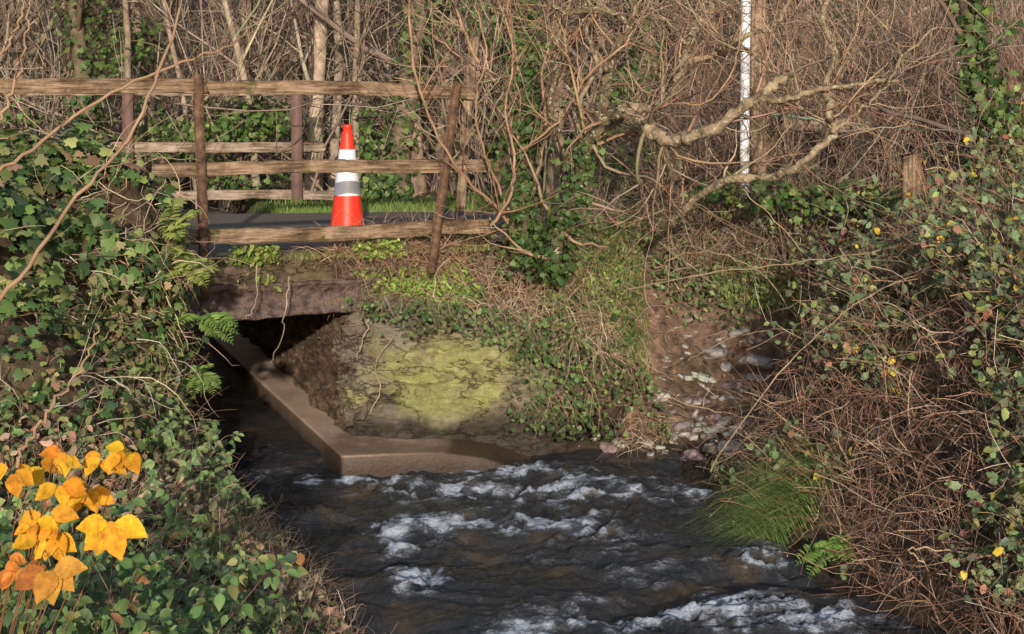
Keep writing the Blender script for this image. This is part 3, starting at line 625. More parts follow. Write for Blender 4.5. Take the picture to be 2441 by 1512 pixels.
def cloud(acc, c, r, n, size, cols, tm=IVY, bias=None, w=None):
    o = nrm(rng.normal(size=(n, 3))); rr = (.35+.7*rng.random((n, 1)))*(1+.5*vn(o[:, :1]*2.5+c[0], o[:, 1:2]*2.5, o[:, 2:3]*2.5))
    C = A(*c)+o*rr*A(*r); kp = fbm(C[:, 0]*2.2, C[:, 1]*2.2, C[:, 2]*2.2, 3) > -.25; C = C[kp]; o = o[kp]; n = len(C)
    leaves(acc, C, size*(.6+.7*rng.random(n)), tm, pal(n, cols, w, .25), o*.9+A(0, -.5, .45), .45)
G1 = [(.08, .145, .035), (.125, .195, .05), (.055, .10, .03), (.17, .23, .08)]
for u, v, d, rx, rz, n in [(560, 290, 18.0, .9, .38, 1000), (430, 320, 18.2, .7, .4, 600), (600, 430, 17.9, .6, .2, 350), (900, 450, 17.4, .4, .25, 450), (270, 90, 19, .5, .8, 600), (320, 60, 19, .5, .6, 300), (900, 320, 18.2, .3, .6, 450), (1180, 60, 18.6, .7, .5, 500), (1500, 230, 17.5, .4, .5, 500), (1260, 110, 18.0, .3, .9, 500), (1550, 400, 15.2, .45, .35, 500), (2390, 180, 13.0, .25, .9, 600), (1990, 60, 20, .5, .7, 300), (60, 260, 18, .5, .3, 200), (1790, 460, 13.4, .6, .16, 380), (2000, 470, 13.2, .6, .18, 260), (2250, 480, 12.6, .6, .25, 300)]:
    cloud(acc, sight(u, v, d), (rx, .5, rz), n, .06, G1)
tag(obj('evergreen_ivy_patches', acc.mesh('evergreen_ivy_patches', M_leaf)), 'glossy dark green ivy climbing through the woodland', 'ivy', 'stuff')

# ---------------------------------------------------------------- left bank ivy mound
mounds = [((-3.1, 10.3, 1.15), (1.0, .95, 1.35)), ((-2.74, 10.45, 1.55), (.64, .65, .88)), ((-2.74, 10.5, .5), (.56, .75, .85)), ((-3.0, 8.9, .75), (.95, .9, .95)), ((-3.6, 9.3, 1.2), (1.1, .9, 1.3)), ((-2.6, 11.0, .75), (.36, .35, .8))]
core = Acc(); lv = Acc(); st = Acc()
IV = [(.07, .13, .042), (.11, .18, .055), (.048, .092, .037), (.165, .225, .08), (.25, .26, .10)]
for c, r in mounds:
    nu, nv = 48, 32; U, V = np.meshgrid(np.linspace(0, 2*np.pi, nu), np.linspace(0.02, np.pi-.02, nv), indexing='ij')
    o = np.stack([np.cos(U)*np.sin(V), np.sin(U)*np.sin(V), np.cos(V)], -1); q_ = A(*c)+o*A(*r)*(.82+.12*fbm(o[..., 0]*2, o[..., 1]*2, o[..., 2]*2+c[0], 4))[..., None]
    core.add(q_, grid_faces(nu, nv), np.broadcast_to(A(.11, .078, .05), (nu*nv, 3)))
    n = int(2300*r[0]*r[2]*1.4); o = nrm(rng.normal(size=(n*2, 3))); o = o[(o[:, 1] < .5) & (o[:, 0] > -.8)][:n]; n = len(o)
    q_ = A(*c)+o*A(*r)*(.89+.15*fbm(o[:, 0]*2.4, o[:, 1]*2.4, o[:, 2]*2.4+c[0], 4)+.16*rng.random(n)**2)[:, None]
    kp = (q_[:, 2] > H(q_[:, 0], q_[:, 1])-.05) & (fbm(q_[:, 0]*2.5, q_[:, 1]*2.5, q_[:, 2]*2.5, 2) > -.3); q_, o = q_[kp], o[kp]; n = len(q_)
    big = (q_[:, 2] > 1.6)
    patch = fbm(q_[:, 0]*3, q_[:, 1]*3, q_[:, 2]*3+4, 3)[:, None]
    cl_ = np.where(patch > .15, pal(n, [(.19, .26, .08), (.27, .29, .12), (.30, .2, .12)], [3, 3, 1], .25), pal(n, IV, [3, 3, 2, 2, 1], .25))
    leaves(lv, q_, np.where(big, .085, .055)*(.4+.9*rng.random(n)), IVY, cl_, o+A(0, -.3, .45), .55)
    m = 480; o = nrm(rng.normal(size=(m, 3))*A(1, 1, .8)+A(0, -.8, 0)); q_ = A(*c)+o*A(*r)*.95
    P = walk(q_, o*.3+A(0, 0, .1)+.6*rng.normal(size=(m, 3)), .15+.5*rng.random(m)**2, 8, .3, -.1); addtubes(st, P, taper(.002+.003*rng.random(m), 8), pal(m, [(.44, .33, .23), (.28, .18, .12), (.52, .42, .3)]), 4)
e = tag(empty('ivy_bush'), 'dense mound of dark green ivy covering the bank', 'bush')
obj('bank_core', core.mesh('bank_core', M_ground, True), e); obj('leaves', lv.mesh('leaves', M_leaf), e); obj('stems', st.mesh('stems', M_twig), e)

acc = Acc(); stt = Acc()
N = 12000; y = 5.2+5.9*rng.random(N); dd_ = 2.6*rng.random(N)**1.0; x = Le(y)-.05-dd_; g = fbm(x*1.5, y*1.5, 5, 3)-.5*sm(1-dd_/.9)*sm((10.2-y)/1)
cd = np.where((g > -.25)[:, None], pal(N, [(.18, .265, .095), (.23, .32, .125), (.14, .21, .10), (.30, .32, .13)], None, .25), pal(N, [(.34, .21, .14), (.45, .33, .22), (.26, .26, .12)], None, .25))
leaves(acc, pts_on(x, y)+np.stack([0*x, 0*x, .02+.26*rng.random(N)*np.clip(dd_/.5, .12, 1)], 1), .03+.045*rng.random(N), OVAL, cd, (0, -.6, .8), .6)
tag(obj('nettle_groundcover', acc.mesh('nettle_groundcover', M_leaf)), 'green nettles and low weeds on the near bank', 'ground cover', 'stuff')
N = 2800; y = 5.5+4.6*rng.random(N); dd_ = 2.0*rng.random(N)**1.4; x = Le(y)-.03-dd_
P = walk(pts_on(x, y), A(.05, 0, .9)+.8*rng.normal(size=(N, 3)), (.12+.34*rng.random(N))*np.clip(dd_/.4, .45, 1), 7, .22, -.08); R = taper(.0018+.0022*rng.random(N), 7); addtubes(stt, P, R, pal(N, [(.56, .44, .32), (.46, .31, .21), (.36, .23, .16)], None, .25), 3)
P1, R1 = grow(P, R, 2, .12, 4, .8, .2, 0, .7); addtubes(stt, P1, R1, pal(len(P1), [(.52, .40, .28), (.44, .29, .2)]), 3)
tag(obj('dead_stems', stt.mesh('dead_stems', M_twig)), 'dry brown plant stems tangled on the near bank', 'dead stems', 'stuff')

def nettle(loc, h, n, lab):
    ac = Acc(); loc = A(*loc)
    P = walk(np.repeat(loc[None], n, 0)+rng.normal(size=(n, 3))*A(.05, .05, .0), A(.1, -.15, .9)+.6*rng.normal(size=(n, 3)), h*(.6+.6*rng.random(n)), 9, .08, 0); P[:, 0] = loc-A(0, 0, .02); addtubes(ac, P, np.full((n, 9), .002), pal(n, [(.14, .18, .07)]), 4)
    for k in range(2, 9):
        for sg in range(3):
            dd = nrm(rng.normal(size=(n, 3))*A(1, 1, .2)+A(0, 0, -.2)); leaves(ac, P[:, k], (.08-.004*k)*(.8+.4*rng.random(n)), (SERR[0]*A(.9, 1, 1), SERR[1]), pal(n, [(.19, .29, .115), (.24, .35, .14), (.16, .24, .105)], None, .15), (0, -.6, .8), .3, dirs=dd)
    return tag(obj('nettle_plant', ac.mesh('nettle_plant', M_leaf)), lab, 'plant', None, 'nettles on the near bank')
for X0, Y0, h_, n_ in [(-1.95, 10.1, .3, 9), (-1.8, 9.6, .28, 9), (-2.1, 9.5, .3, 9), (-1.75, 9.1, .22, 7), (-2.0, 8.9, .3, 8), (-1.5, 8.4, .2, 6), (-1.9, 8.1, .3, 8), (-2.2, 8.3, .3, 8), (-1.6, 7.4, .25, 7), (-1.25, 7.6, .18, 6), (-1.7, 6.8, .28, 8), (-2.2, 7.5, .3, 8), (-1.3, 6.4, .2, 7), (-2.0, 10.5, .3, 8), (-1.6, 9.3, .2, 8), (-1.75, 10.0, .2, 8)]:
    nettle((X0, Y0, float(H(X0, Y0))), h_, n_, 'fresh green nettle clump growing on the near bank')

e = tag(empty('yellow_leaved_plant'), 'plant with bright yellow autumn leaves in the near verge', 'plant')
yl = Acc(); ys_ = Acc()
for i, (u, v, s, n) in enumerate([(25, 1110, .055, 4), (85, 1095, .06, 5), (150, 1080, .055, 4), (245, 1080, .06, 5), (300, 1075, .06, 5), (140, 1145, .06, 4), (205, 1155, .07, 5), (110, 1220, .065, 4), (130, 1265, .08, 5), (75, 1240, .055, 3), (265, 1240, .085, 6), (120, 1350, .08, 5), (50, 1350, .065, 4), (10, 1325, .055, 3)]):
    d = 4+.1*rng.normal(); c = sight(u, v, d)
    ang = np.linspace(-2.75, -.35, n)+.14*rng.normal(size=n)+(.2 if i % 2 else -.15)
    dirs = np.stack([np.cos(ang), .25*rng.normal(size=n), .9*np.sin(ang)-.1], 1)
    cc = (.70, .32, .02) if v < 1300 else (.50, .20, .035)
    leaves(yl, np.repeat(c[None], n, 0)+dirs*.012+.006*rng.normal(size=(n, 3)), s*(.75+.3*rng.random(n)), (SERR[0]*A(1.08, 1, 1), SERR[1]), pal(n, [cc, (cc[0]*1.1, cc[1]*1.3, cc[2]*1.3), (cc[0]*.9, cc[1]*.8, cc[2])], None, .12), (.05, -1, .75), .25, dirs=dirs)
    P = spline([c, c+A(-.03, .04, .02), c+A(-.1, .15, -.2), A(-1.5, 4.4, .75)], 12)[None]; addtubes(ys_, P, np.full((1, 12), .0016), np.array([(.24, .11, .06)]), 4)
obj('leaves', yl.mesh('leaves', M_yellow, False), e); obj('stems', ys_.mesh('stems', M_twig), e)
e = tag(empty('dog_rose'), 'leafy green briar filling the verge beside yellow leaves', 'plant'); gl = Acc(); gs = Acc()
n = 60; B = np.stack([-1.95+.75*rng.random(n), 4.9+1.4*rng.random(n), 0*rng.random(n)], 1); B[:, 2] = H(B[:, 0], B[:, 1]); P = walk(B, A(.1, -.1, 1)+.35*rng.normal(size=(n, 3)), .35+.45*rng.random(n), 9, .12, -.04); R = taper(np.full(n, .003), 9); addtubes(gs, P, R, pal(n, [(.3, .2, .12), (.16, .18, .07)]), 4)
P1, R1 = grow(P, R, 4, .16, 5, .8, .15, 0, .6); addtubes(gs, P1, R1, pal(len(P1), [(.3, .2, .12), (.16, .18, .07)]), 3)
C = np.repeat(P1[:, 1:].reshape(-1, 3), 2, 0)+.01*rng.normal(size=(len(P1)*8, 3)); leaves(gl, C, .03+.03*rng.random(len(C)), SERR, pal(len(C), [(.12, .20, .07), (.16, .25, .09), (.09, .15, .08), (.24, .26, .09), (.34, .18, .08)], [4, 4, 3, 2, .6]), (0, -.6, .8), .5)
obj('leaves', gl.mesh('leaves', M_leaf), e); obj('stems', gs.mesh('stems', M_twig), e)

for pts, r, lab in [([(-20, 430, 5.5), (100, 335, 5.6), (250, 230, 5.7), (420, 155, 5.8), (540, 110, 5.9), (592, 60, 6)], .008, 'long tan briar stem arching up from the bank'), ([(-30, 740, 5), (60, 640, 5), (180, 480, 5.1), (290, 350, 5.2), (370, 190, 5.3), (430, 10, 5.4), (440, -60, 5.4)], .008, 'long brown briar stem rising steeply from the bank'), ([(40, 1100, 6), (110, 990, 6), (190, 880, 6.1), (235, 770, 6.2)], .008, 'short brown cane leaning against the ivy'), ([(-10, 300, 5), (30, 200, 5), (60, 90, 5), (75, -40, 5)], .006, 'thin upright brown stem at bank edge'), ([(-20, 160, 5.5), (40, 60, 5.5), (60, -40, 5.5)], .006, 'thin upright brown stem at bank edge')]:
    a_ = Acc(); P, R = limb(a_, pts, r, r*.45, (.34, .22, .14), 30, 6, .05); P1, R1 = grow(P, R, 4, .3, 6, .6, .1, .03, .45, .4); addtubes(a_, P1, R1, pal(len(P1), RED), 4)
    tag(obj('briar_stem', a_.mesh('briar_stem', M_twig, True)), lab, 'plant stem', None, 'briar stems on the near bank')

# ---------------------------------------------------------------- right bank brambles
acc = Acc(); lf = Acc()
BR = [(.28, .155, .11), (.38, .235, .165), (.50, .39, .29), (.18, .115, .085)]
N = 3500; y = 7.4+6.8*rng.random(N); x = Re(y)+.15+(np.maximum(.4, y*.40+.3-Re(y)))*rng.random(N); kp = ~gully(x, y); x, y = x[kp], y[kp]; N = len(x)
hf_ = np.interp(x-Re(np.minimum(y, 12)), [0, .5, 1.5, 3], [.2, .4, .65, .95])
d = nrm(A(-.14, -.35, 1)+.5*rng.normal(size=(N, 3)))
P = walk(pts_on(x, y), d, hf_*(.5+1.0*rng.random(N)), 9, .17, -.09)
kp = ~gully(P[:, -1, 0]-.05, P[:, -1, 1]+.25); P = P[kp]; N = len(P)
R = taper(.0025+.004*rng.random(N), 9, .4); addtubes(acc, P, R, pal(N, BR, [4, 3, 1.2, 3], .25), 3)
P1, R1 = grow(P, R, 4, .26, 5, .8, .22, -.04, .7); addtubes(acc, P1, np.maximum(R1, .0016), pal(len(P1), BR, [4, 3, 1.6, 3], .25), 3)
for pts in ([(1500, 690, 11.8), (1700, 650, 11.2), (1950, 620, 10.6), (2200, 580, 10.2), (2460, 590, 10)], [(1560, 940, 11.6), (1700, 980, 11.3), (1850, 1010, 11), (1950, 1100, 10.6)], [(1690, 1120, 10.5), (1850, 900, 10.2), (2050, 720, 10), (2300, 600, 9.8)], [(2200, 1340, 8), (2180, 1310, 8), (2380, 1330, 8), (2460, 1390, 8)], [(1670, 340, 12), (1760, 440, 11.8), (1860, 540, 11.6), (1930, 620, 11.5)], [(2170, 880, 9), (2165, 960, 9), (2172, 1060, 9)], [(1640, 860, 11.9), (1760, 800, 11.5), (1900, 790, 11), (2050, 840, 10.6)], [(1560, 640, 12.2), (1660, 600, 12), (1800, 640, 11.7), (1900, 760, 11.4)]):
    P_, R_ = limb(acc, pts, .005, .003, (.42, .30, .2), 24, 5, .05); p1, r1 = grow(P_, R_, 8, .2, 5, .7, .15, 0, .6); addtubes(acc, p1, r1, pal(8, BR), 3)
tag(obj('bramble_thicket', acc.mesh('bramble_thicket', M_twig)), 'tangled reddish-brown bramble stems covering the bank', 'brambles', 'stuff')
M_ = 11000
pi = rng.integers(0, len(P), M_); C = P[pi, rng.integers(4, 9, M_)]+.04*rng.normal(size=(M_, 3))
g = fbm(C[:, 0]*1.4, C[:, 1]*1.4, C[:, 2]*1.4, 3)+.6*(C[:, 2]-.85); C = C[g > .0]; n = len(C)
C3 = np.repeat(C, 3, 0)+.022*rng.normal(size=(n*3, 3))
leaves(lf, C3, .032+.042*rng.random(n*3), (OVAL[0]*A(1.15, 1, 1), OVAL[1]), pal(n*3, [(.165, .225, .12), (.21, .275, .14), (.11, .16, .08), (.28, .32, .11), (.72, .52, .07), (.30, .15, .10)], [4, 4, 3, 3, .4, .9], .22), (.0, -.7, .7), .5)
tag(obj('bramble_leaves', lf.mesh('bramble_leaves', M_leaf)), 'dull green bramble leaves with a few yellow ones', 'bramble leaves', 'stuff')

# ---------------------------------------------------------------- embankment cover above abutment
acc = Acc()
def onface(N, x0, x1, y0, y1):
    return x0+(x1-x0)*rng.random(N), y0+(y1-y0)*rng.random(N)
def topz(x, y):
    base = np.interp(x, [-1.2, 0, .6], [12.1, 12.22, 12.4]); zt = np.interp(x, [-1.2, -.6, -.15, .3, .7], [1.12, 1.06, .98, .84, .6])
    return np.maximum(H(x, y), (zt+np.interp(y-base, [0.1, .6], [.05, .30]))*(x < .8)*(x > -1.3))
N = 7500; x, y = onface(N, -1.15, 1.2, 12.12, 13.2); g = fbm(x*2.6, y*2.6, 1, 3); kp = (g > -.15); x, y, g = x[kp], y[kp], g[kp]; n = len(x)
col = np.where((g > .2)[:, None], pal(n, [(.22, .35, .07), (.28, .40, .09)], None, .2), pal(n, [(.14, .2, .07), (.095, .15, .055), (.28, .25, .12)], None, .2))
leaves(acc, np.stack([x, y, topz(x, y)+.03+.12*rng.random(n)], 1), .022+.028*rng.random(n), OVAL, col, (0, -.7, .65), .6)
N = 2000; s = .1+1.45*rng.random(N); kp = fbm(s*3, s*0, 4, 3) > -.3; s = s[kp]; n = len(s); nn = -.02+.25*rng.random(n); q_ = F0+fd*s[:, None]+fn_*nn[:, None]
leaves(acc, np.concatenate([q_, (1.46+.12*rng.random(n)-.2*(rng.random(n) < .4))[:, None]], 1), .024+.03*rng.random(n), OVAL, pal(n, [(.24, .36, .07), (.17, .26, .05), (.34, .37, .11)], None, .2), (0, -.6, .7), .5)
tag(obj('herb_groundcover', acc.mesh('herb_groundcover', M_leaf)), 'fresh green herbs growing over the bridge edge', 'ground cover', 'stuff')
acc = Acc(); vs_ = Acc()
for (x0, y0, z0, ln, dn) in [(.02, 12.18, .98, .36, .9), (.16, 12.22, .96, .75, 1.1), (.28, 12.28, .9, .5, .9), (.45, 12.3, .85, .75, 1), (.66, 12.4, .75, .4, .8), (-.5, 12.04, 1.08, .2, .9), (-.68, 12.02, 1.1, .14, .8), (-.85, 12.02, 1.1, .24, .8), (-1.05, 12.0, 1.12, .16, .8), (.9, 12.5, .6, .4, .8), (-.22, 12.1, 1.04, .26, .9), (.32, 12.1, .35, .3, .9), (.52, 12.2, .35, .3, .9), (.08, 12.06, .3, .16, .5)]:
    n = int(170*ln*dn)+30; t = rng.random(n); C = np.stack([x0+.10*rng.normal(size=n)+.12*t, y0-.12-.03*t+.03*rng.normal(size=n), z0+.08-t*ln], 1)
    leaves(acc, C, .020+.022*rng.random(n), IVY, pal(n, [(.10, .165, .055), (.155, .22, .07), (.065, .12, .045)], None, .25), (0, -.8, .6), .5)
    P = walk(np.repeat(A(x0, y0-.1, z0+.1)[None], 9, 0)+rng.normal(size=(9, 3))*A(.08, .02, .02), A(.1, -.15, -1)+.5*rng.normal(size=(9, 3)), ln*1.1, 10, .22, -.05); addtubes(vs_, P, taper(np.full(9, .003), 10), pal(9, [(.40, .29, .2), (.22, .15, .1)]), 4)
N = 1800; x, y = onface(N, .1, 1.0, 12.6, 14.0); kp = fbm(x*2.5, y*2.5, 9, 3) > .05; x, y = x[kp], y[kp]
leaves(acc, pts_on(x, y, .03)+np.stack([0*x, 0*x, .18*rng.random(len(x))], 1), .028+.028*rng.random(len(x)), IVY, pal(len(x), [(.10, .165, .055), (.18, .25, .075), (.075, .125, .045)], None, .25), (0, -.8, .6), .5)
N = 1600; x, y = onface(N, 1.0, 2.3, 13.2, 14.3); kp = fbm(x*2.5, y*2.5, 19, 3) > -.1; x, y = x[kp], y[kp]
leaves(acc, pts_on(x, y, .03)+np.stack([0*x, 0*x, .3*rng.random(len(x))], 1), .03+.03*rng.random(len(x)), OVAL, pal(len(x), [(.15, .21, .085), (.2, .26, .10), (.10, .155, .065)], None, .25), (0, -.8, .6), .5)
tag(obj('trailing_ivy', acc.mesh('trailing_ivy', M_leaf)), 'ivy trailing down over the rock abutment', 'ivy', 'stuff')
tag(obj('ivy_vines', vs_.mesh('ivy_vines', M_twig)), 'thin bare ivy vines hanging over stone', 'vines', 'stuff')
acc = Acc()
N = 1900; x, y = onface(N, -1.2, 1.1, 12.12, 13.2); P = walk(np.stack([x, y, topz(x, y)+.06], 1), A(.1, -.5, .4)+.8*rng.normal(size=(N, 3)), .12+.32*rng.random(N), 8, .22, -.16); R = taper(.0018+.0023*rng.random(N), 8); addtubes(acc, P, R, pal(N, [(.48, .35, .24), (.36, .22, .15), (.54, .43, .31)], None, .2), 3)
N = 600; s = 1.0+1.1*rng.random(N); q_ = F0+fd*s[:, None]+fn_*(.05+.3*rng.random((N, 1))); P = walk(np.concatenate([q_, (1.35+.2*rng.random(N))[:, None]], 1), A(.1, -.5, .3)+.7*rng.normal(size=(N, 3)), .15+.35*rng.random(N), 7, .2, -.14); addtubes(acc, P, taper(.002+.003*rng.random(N), 7), pal(N, [(.46, .30, .2), (.4, .24, .16)], None, .2), 3)
N = 700; x, y = onface(N, .2, 2.2, 12.9, 14.6); kp = ~gully(x, y); x, y = x[kp], y[kp]; N = len(x); P = walk(pts_on(x, y), A(0, -.2, 1)+.6*rng.normal(size=(N, 3)), .25+.45*rng.random(N), 7, .18, -.03); R = taper(.003+.003*rng.random(N), 7); addtubes(acc, P, R, pal(N, RED+TAN), 3); P1, R1 = grow(P, R, 3, .2, 4, .7, .2); addtubes(acc, P1, R1, pal(len(P1), RED+TAN), 3)
N = 110; x, y = onface(N, 1.0, 2.1, 11.9, 13.3); P = walk(pts_on(x, y, .02), A(0, -.3, .25)+.7*rng.normal(size=(N, 3))*A(1, 1, .4), .15+.35*rng.random(N), 7, .2, -.05); addtubes(acc, P, taper(.002+.003*rng.random(N), 7), pal(N, RED+TAN), 3)
for pts in ([(608, 630, 11.55), (612, 680, 11.5), (605, 735, 11.5), (585, 760, 11.5)], [(690, 660, 11.6), (680, 740, 11.6), (672, 800, 11.7), (645, 862, 11.8)], [(880, 760, 12), (865, 810, 11.95), (850, 862, 11.95)], [(880, 990, 12), (905, 930, 11.95), (895, 870, 11.95), (940, 800, 12)]):
    limb(acc, pts, .005, .0025, (.44, .35, .26), 16, 5)
tag(obj('dead_bracken', acc.mesh('dead_bracken', M_twig)), 'pale dead bracken and rootlets hanging over the abutment', 'dead bracken', 'stuff')

# grasses
acc = Acc()
def gr(N, x, y, L, lw, cols, lean, w=.006, curve=.5, dz=0):
    blades(acc, pts_on(x, y, dz), L*(.5+.8*rng.random(len(x))), lean, w, pal(len(x), cols, None, .2), curve)
N = 12000; x = -6+9*rng.random(N); t = rng.random(N); y = np.interp(x, fe[:, 0], fe[:, 1])-.05+1.4*t; gr(N, x, y, .10, 0, [(.19, .30, .06), (.25, .34, .10), (.15, .22, .05)], .6*rng.normal(size=(N, 3))*A(1, 1, 0), .009)
N = 7500; x = .8+1.7*rng.random(N); y = 13.1+2.3*rng.random(N); kp = (fbm(x*2, y*2, 4, 2) > -.3) & ~gully(x, y+.1); x, y = x[kp], y[kp]; n = len(x); gr(n, x, y, .27, 0, [(.24, .38, .07), (.34, .46, .12), (.46, .43, .24)], A(-.2, -.5, 0)+.5*rng.normal(size=(n, 3))*A(1, 1, 0), .010, .9)
N = 2500; x = .7+2*rng.random(N); y = 14+2*rng.random(N); y = np.minimum(y, np.interp(x, ne[:, 0], ne[:, 1])-.05); gr(N, x, y, .18, 0, [(.22, .35, .06), (.30, .39, .1)], .6*rng.normal(size=(N, 3))*A(1, 1, 0), .009)
N = 3000; x = .35+.75*rng.random(N); y = 12.65+1.1*rng.random(N); gr(N, x, y, .2, 0, [(.24, .38, .07), (.33, .43, .11), (.44, .39, .21)], A(-.1, -.6, 0)+.5*rng.normal(size=(N, 3))*A(1, 1, 0), .007, 1.)
N = 1200; s = -.3+2.6*rng.random(N); q_ = F0+fd*s[:, None]+fn_*(.02+.2*rng.random((N, 1))); blades(acc, np.concatenate([q_, np.full((N, 1), 1.47)], 1), .11*(.5+rng.random(N)), A(0, -.5, -.3)+.6*rng.normal(size=(N, 3))*A(1, 1, 0), .006, pal(N, [(.2, .29, .07), (.4, .33, .19)]), .9)
tag(obj('verge_grass', acc.mesh('verge_grass', M_grass)), 'short green grass along the lane verge', 'grass', 'stuff')
acc = Acc()
N = 1300; x = 1.72+.15*rng.normal(size=N); y = 9.9+.14*rng.normal(size=N); blades(acc, np.stack([x, y, np.minimum(H(x, y), .42)+.02], 1), .2+.32*rng.random(N), nrm(A(-1.6, -.6, -.5)+.35*rng.normal(size=(N, 3))), .006, pal(N, [(.14, .24, .07), (.2, .31, .09), (.36, .37, .18)], [3, 3, 1], .2), 1.3)
tag(obj('sedge_tuft', acc.mesh('sedge_tuft', M_grass)), 'long drooping dark green sedge tuft at the water edge', 'grass tuft')
def fern(loc, n, L, cols, lab, facing=(0.3, -1, 0)):
    acc = Acc()
    for i in range(n):
        d = nrm(A(*facing)+.7*rng.normal(size=3)*A(1, .5, .4)+A(0, 0, .35)); P = walk(A(*loc)[None], d[None], L*(.7+.5*rng.random()), 14, .03, -.09); addtubes(acc, P, np.full((1, 14), .002), np.array([cols[0]]), 3)
        T = nrm(np.gradient(P[0], axis=0)); s = nrm(np.cross(T, A(0, 0, 1)))
        for sg in (1, -1):
            m = 13; dirs = nrm(s[1:]*sg+.35*T[1:]); sz = L*.28*np.sin(np.linspace(.5, 3.0, m))
            leaves(acc, P[0, 1:], sz, (OVAL[0]*A(.55, 1, 1), OVAL[1]), pal(m, cols, None, .1), (0, -.5, .9), .12, dirs=dirs)
    return tag(obj('fern', acc.mesh('fern', M_leaf)), lab, 'fern', None, 'ferns on the banks')
fern(sight(475, 760, 10.4), 9, .28, [(.14, .23, .055), (.2, .29, .08)], 'green fern growing out of the ivy bank', (.8, -.6, 0))
fern(sight(440, 640, 10.3), 9, .28, [(.2, .26, .07), (.27, .31, .1)], 'yellowish green fern on top of the bank', (.5, -.6, .4))
fern(sight(400, 560, 10.1), 7, .28, [(.2, .26, .07), (.27, .31, .1)], 'yellowish green fern on top of the bank', (.3, -.6, .5))
fern(sight(480, 890, 10.6), 6, .2, [(.14, .23, .055), (.2, .29, .08)], 'small green fern hanging over dark water', (.6, -.6, -.2))
fern(A(1.85, 9.25, float(H(1.85, 9.25))+.03), 9, .25, [(.17, .3, .06), (.22, .35, .09)], 'bright green fern beside the water edge', (-.3, -.8, .2))

# ---------------------------------------------------------------- stones
def stone_mesh(seed):
    bm = bmesh.new(); bmesh.ops.create_icosphere(bm, subdivisions=3, radius=1)
    for v in bm.verts:
        p = v.co; k = 1+.34*float(fbm(p.x*1.3+seed, p.y*1.3, p.z*1.3, 3)); v.co = Vector((p.x*k, p.y*k*.72, max(-.34, min(.32, p.z*k*.5))))
    me = D.meshes.new('stone'); bm.to_mesh(me); bm.free()
    for p in me.polygons: p.use_smooth = True
    a = me.attributes.new('Col', 'FLOAT_COLOR', 'POINT'); c = pal(1, [(.33, .31, .30), (.24, .215, .20), (.42, .40, .385)])[0]
    a.data.foreach_set('color', np.tile([*c, 1], len(me.vertices)).astype(np.float32)); me.materials.append(M_stone); return me
SM = [stone_mesh(i*3.7) for i in range(9)]
spots = []
for u, v, s in [(1625, 1020, 40), (1665, 1000, 22), (1690, 1000, 20), (1705, 1000, 34), (1735, 1000, 24), (1660, 1030, 24), (1690, 1030, 30), (1715, 1030, 36), (1755, 1028, 40), (1780, 1010, 25), (1630, 1040, 26), (1700, 850, 60), (1745, 925, 36), (1770, 935, 30), (1800, 905, 40), (1680, 905, 30), (1640, 960, 22), (1655, 990, 20), (1600, 985, 22), (1780, 860, 34), (1730, 880, 30), (1650, 1095, 60), (1700, 1080, 50), (1740, 1075, 60), (1640, 905, 30), (1760, 800, 44), (1810, 870, 60), (1605, 1045, 24), (1580, 950, 26), (1720, 955, 24), (1680, 960, 30), (1330, 1040, 26), (1410, 1050, 40), (1480, 1060, 30), (1540, 1060, 36), (1250, 1055, 26), (1200, 1060, 40), (1290, 1062, 46), (1370, 1068, 50), (1450, 1072, 40), (1690, 1045, 34), (1725, 1010, 30), (1745, 1040, 34), (1670, 1015, 28), (1650, 1045, 30)]:
    yy = np.linspace(11.4, 15, 500); xx = (u-HX)/F*yy; zz = CAMZ-(v-HY)/F*yy; hit = np.argmax(H(xx, yy) > zz); spots.append((xx[hit], yy[hit], s/F*yy[hit]*.62))
for i in range(150):
    x = 1.0+1.05*rng.random(); y = 11.85+1.5*rng.random(); spots.append((x, y, .014+.028*rng.random()**2))
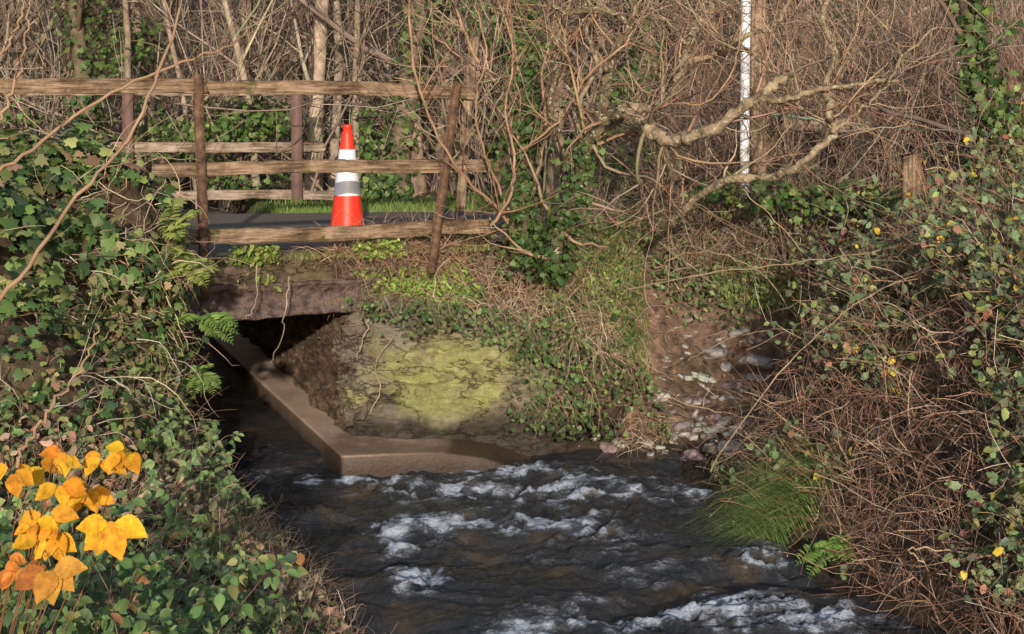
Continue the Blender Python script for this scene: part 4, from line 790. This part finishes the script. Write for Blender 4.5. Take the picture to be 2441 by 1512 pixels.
for i, (x, y, s) in enumerate(spots):
    o = D.objects.new('stone', SM[i % 9]); COL.objects.link(o); o.location = (x, y, float(H(x, y))+s*.18); o.scale = (s, s, s); o.rotation_euler = (rng.normal()*.25, rng.normal()*.25, rng.random()*6)
    tag(o, 'rounded grey river cobble lying on the earthy bank', 'stone', None, 'cobbles on the bank')

acc = Acc(); N = 6000; y = 11.9+6.4*rng.random(N); x = -1+5*rng.random(N); kp = H(x, y) > .1; x, y = x[kp], y[kp]; kp = ~((y > np.interp(x, ne[:, 0], ne[:, 1])) & (y < np.interp(x, fe[:, 0], fe[:, 1]))) & ~(gully(x, y) & (rng.random(len(x)) < .6)); x, y = x[kp], y[kp]
leaves(acc, pts_on(x, y, .02), .03+.03*rng.random(len(x)), OVAL, pal(len(x), [(.32, .2, .13), (.22, .13, .09), (.42, .3, .2)]), (0, -.2, 1), .5)
tag(obj('leaf_litter', acc.mesh('leaf_litter', M_leafdry)), 'scattered brown fallen leaves on the banks', 'leaf litter', 'stuff')

# ---------------------------------------------------------------- light, world, camera
trav = Vector((-.05, 1, -.25)).normalized()
elev = math.asin(-trav.z); az = math.atan2(-trav.x, -trav.y)
w = D.worlds.new('World'); bpy.context.scene.world = w; w.use_nodes = True; nt = w.node_tree
sk = nt.nodes.new('ShaderNodeTexSky'); sk.sky_type = 'NISHITA'; sk.sun_disc = False; sk.sun_elevation = elev; sk.sun_rotation = az
nt.links.new(sk.outputs[0], nt.nodes['Background'].inputs[0]); nt.nodes['Background'].inputs[1].default_value = .15
sl_ = D.lights.new('sun', 'SUN'); sl_.energy = 4.5; sl_.angle = math.radians(.8); sl_.color = (1, .88, .72)
so = D.objects.new('sun', sl_); COL.objects.link(so); so.rotation_euler = trav.to_track_quat('-Z', 'Y').to_euler()
cam = D.cameras.new('camera'); cam.lens = 36*F/2441; cam.sensor_width = 36; cam.shift_y = -(756-HY)/2441; cam.clip_end = 600; cam.clip_start = .1
co = D.objects.new('camera', cam); COL.objects.link(co); co.location = (0, 0, CAMZ); co.rotation_euler = (math.pi/2, 0, 0); bpy.context.scene.camera = co
sc = bpy.context.scene; sc.view_settings.view_transform = 'Standard'; sc.view_settings.look = 'None'; sc.view_settings.exposure = 0
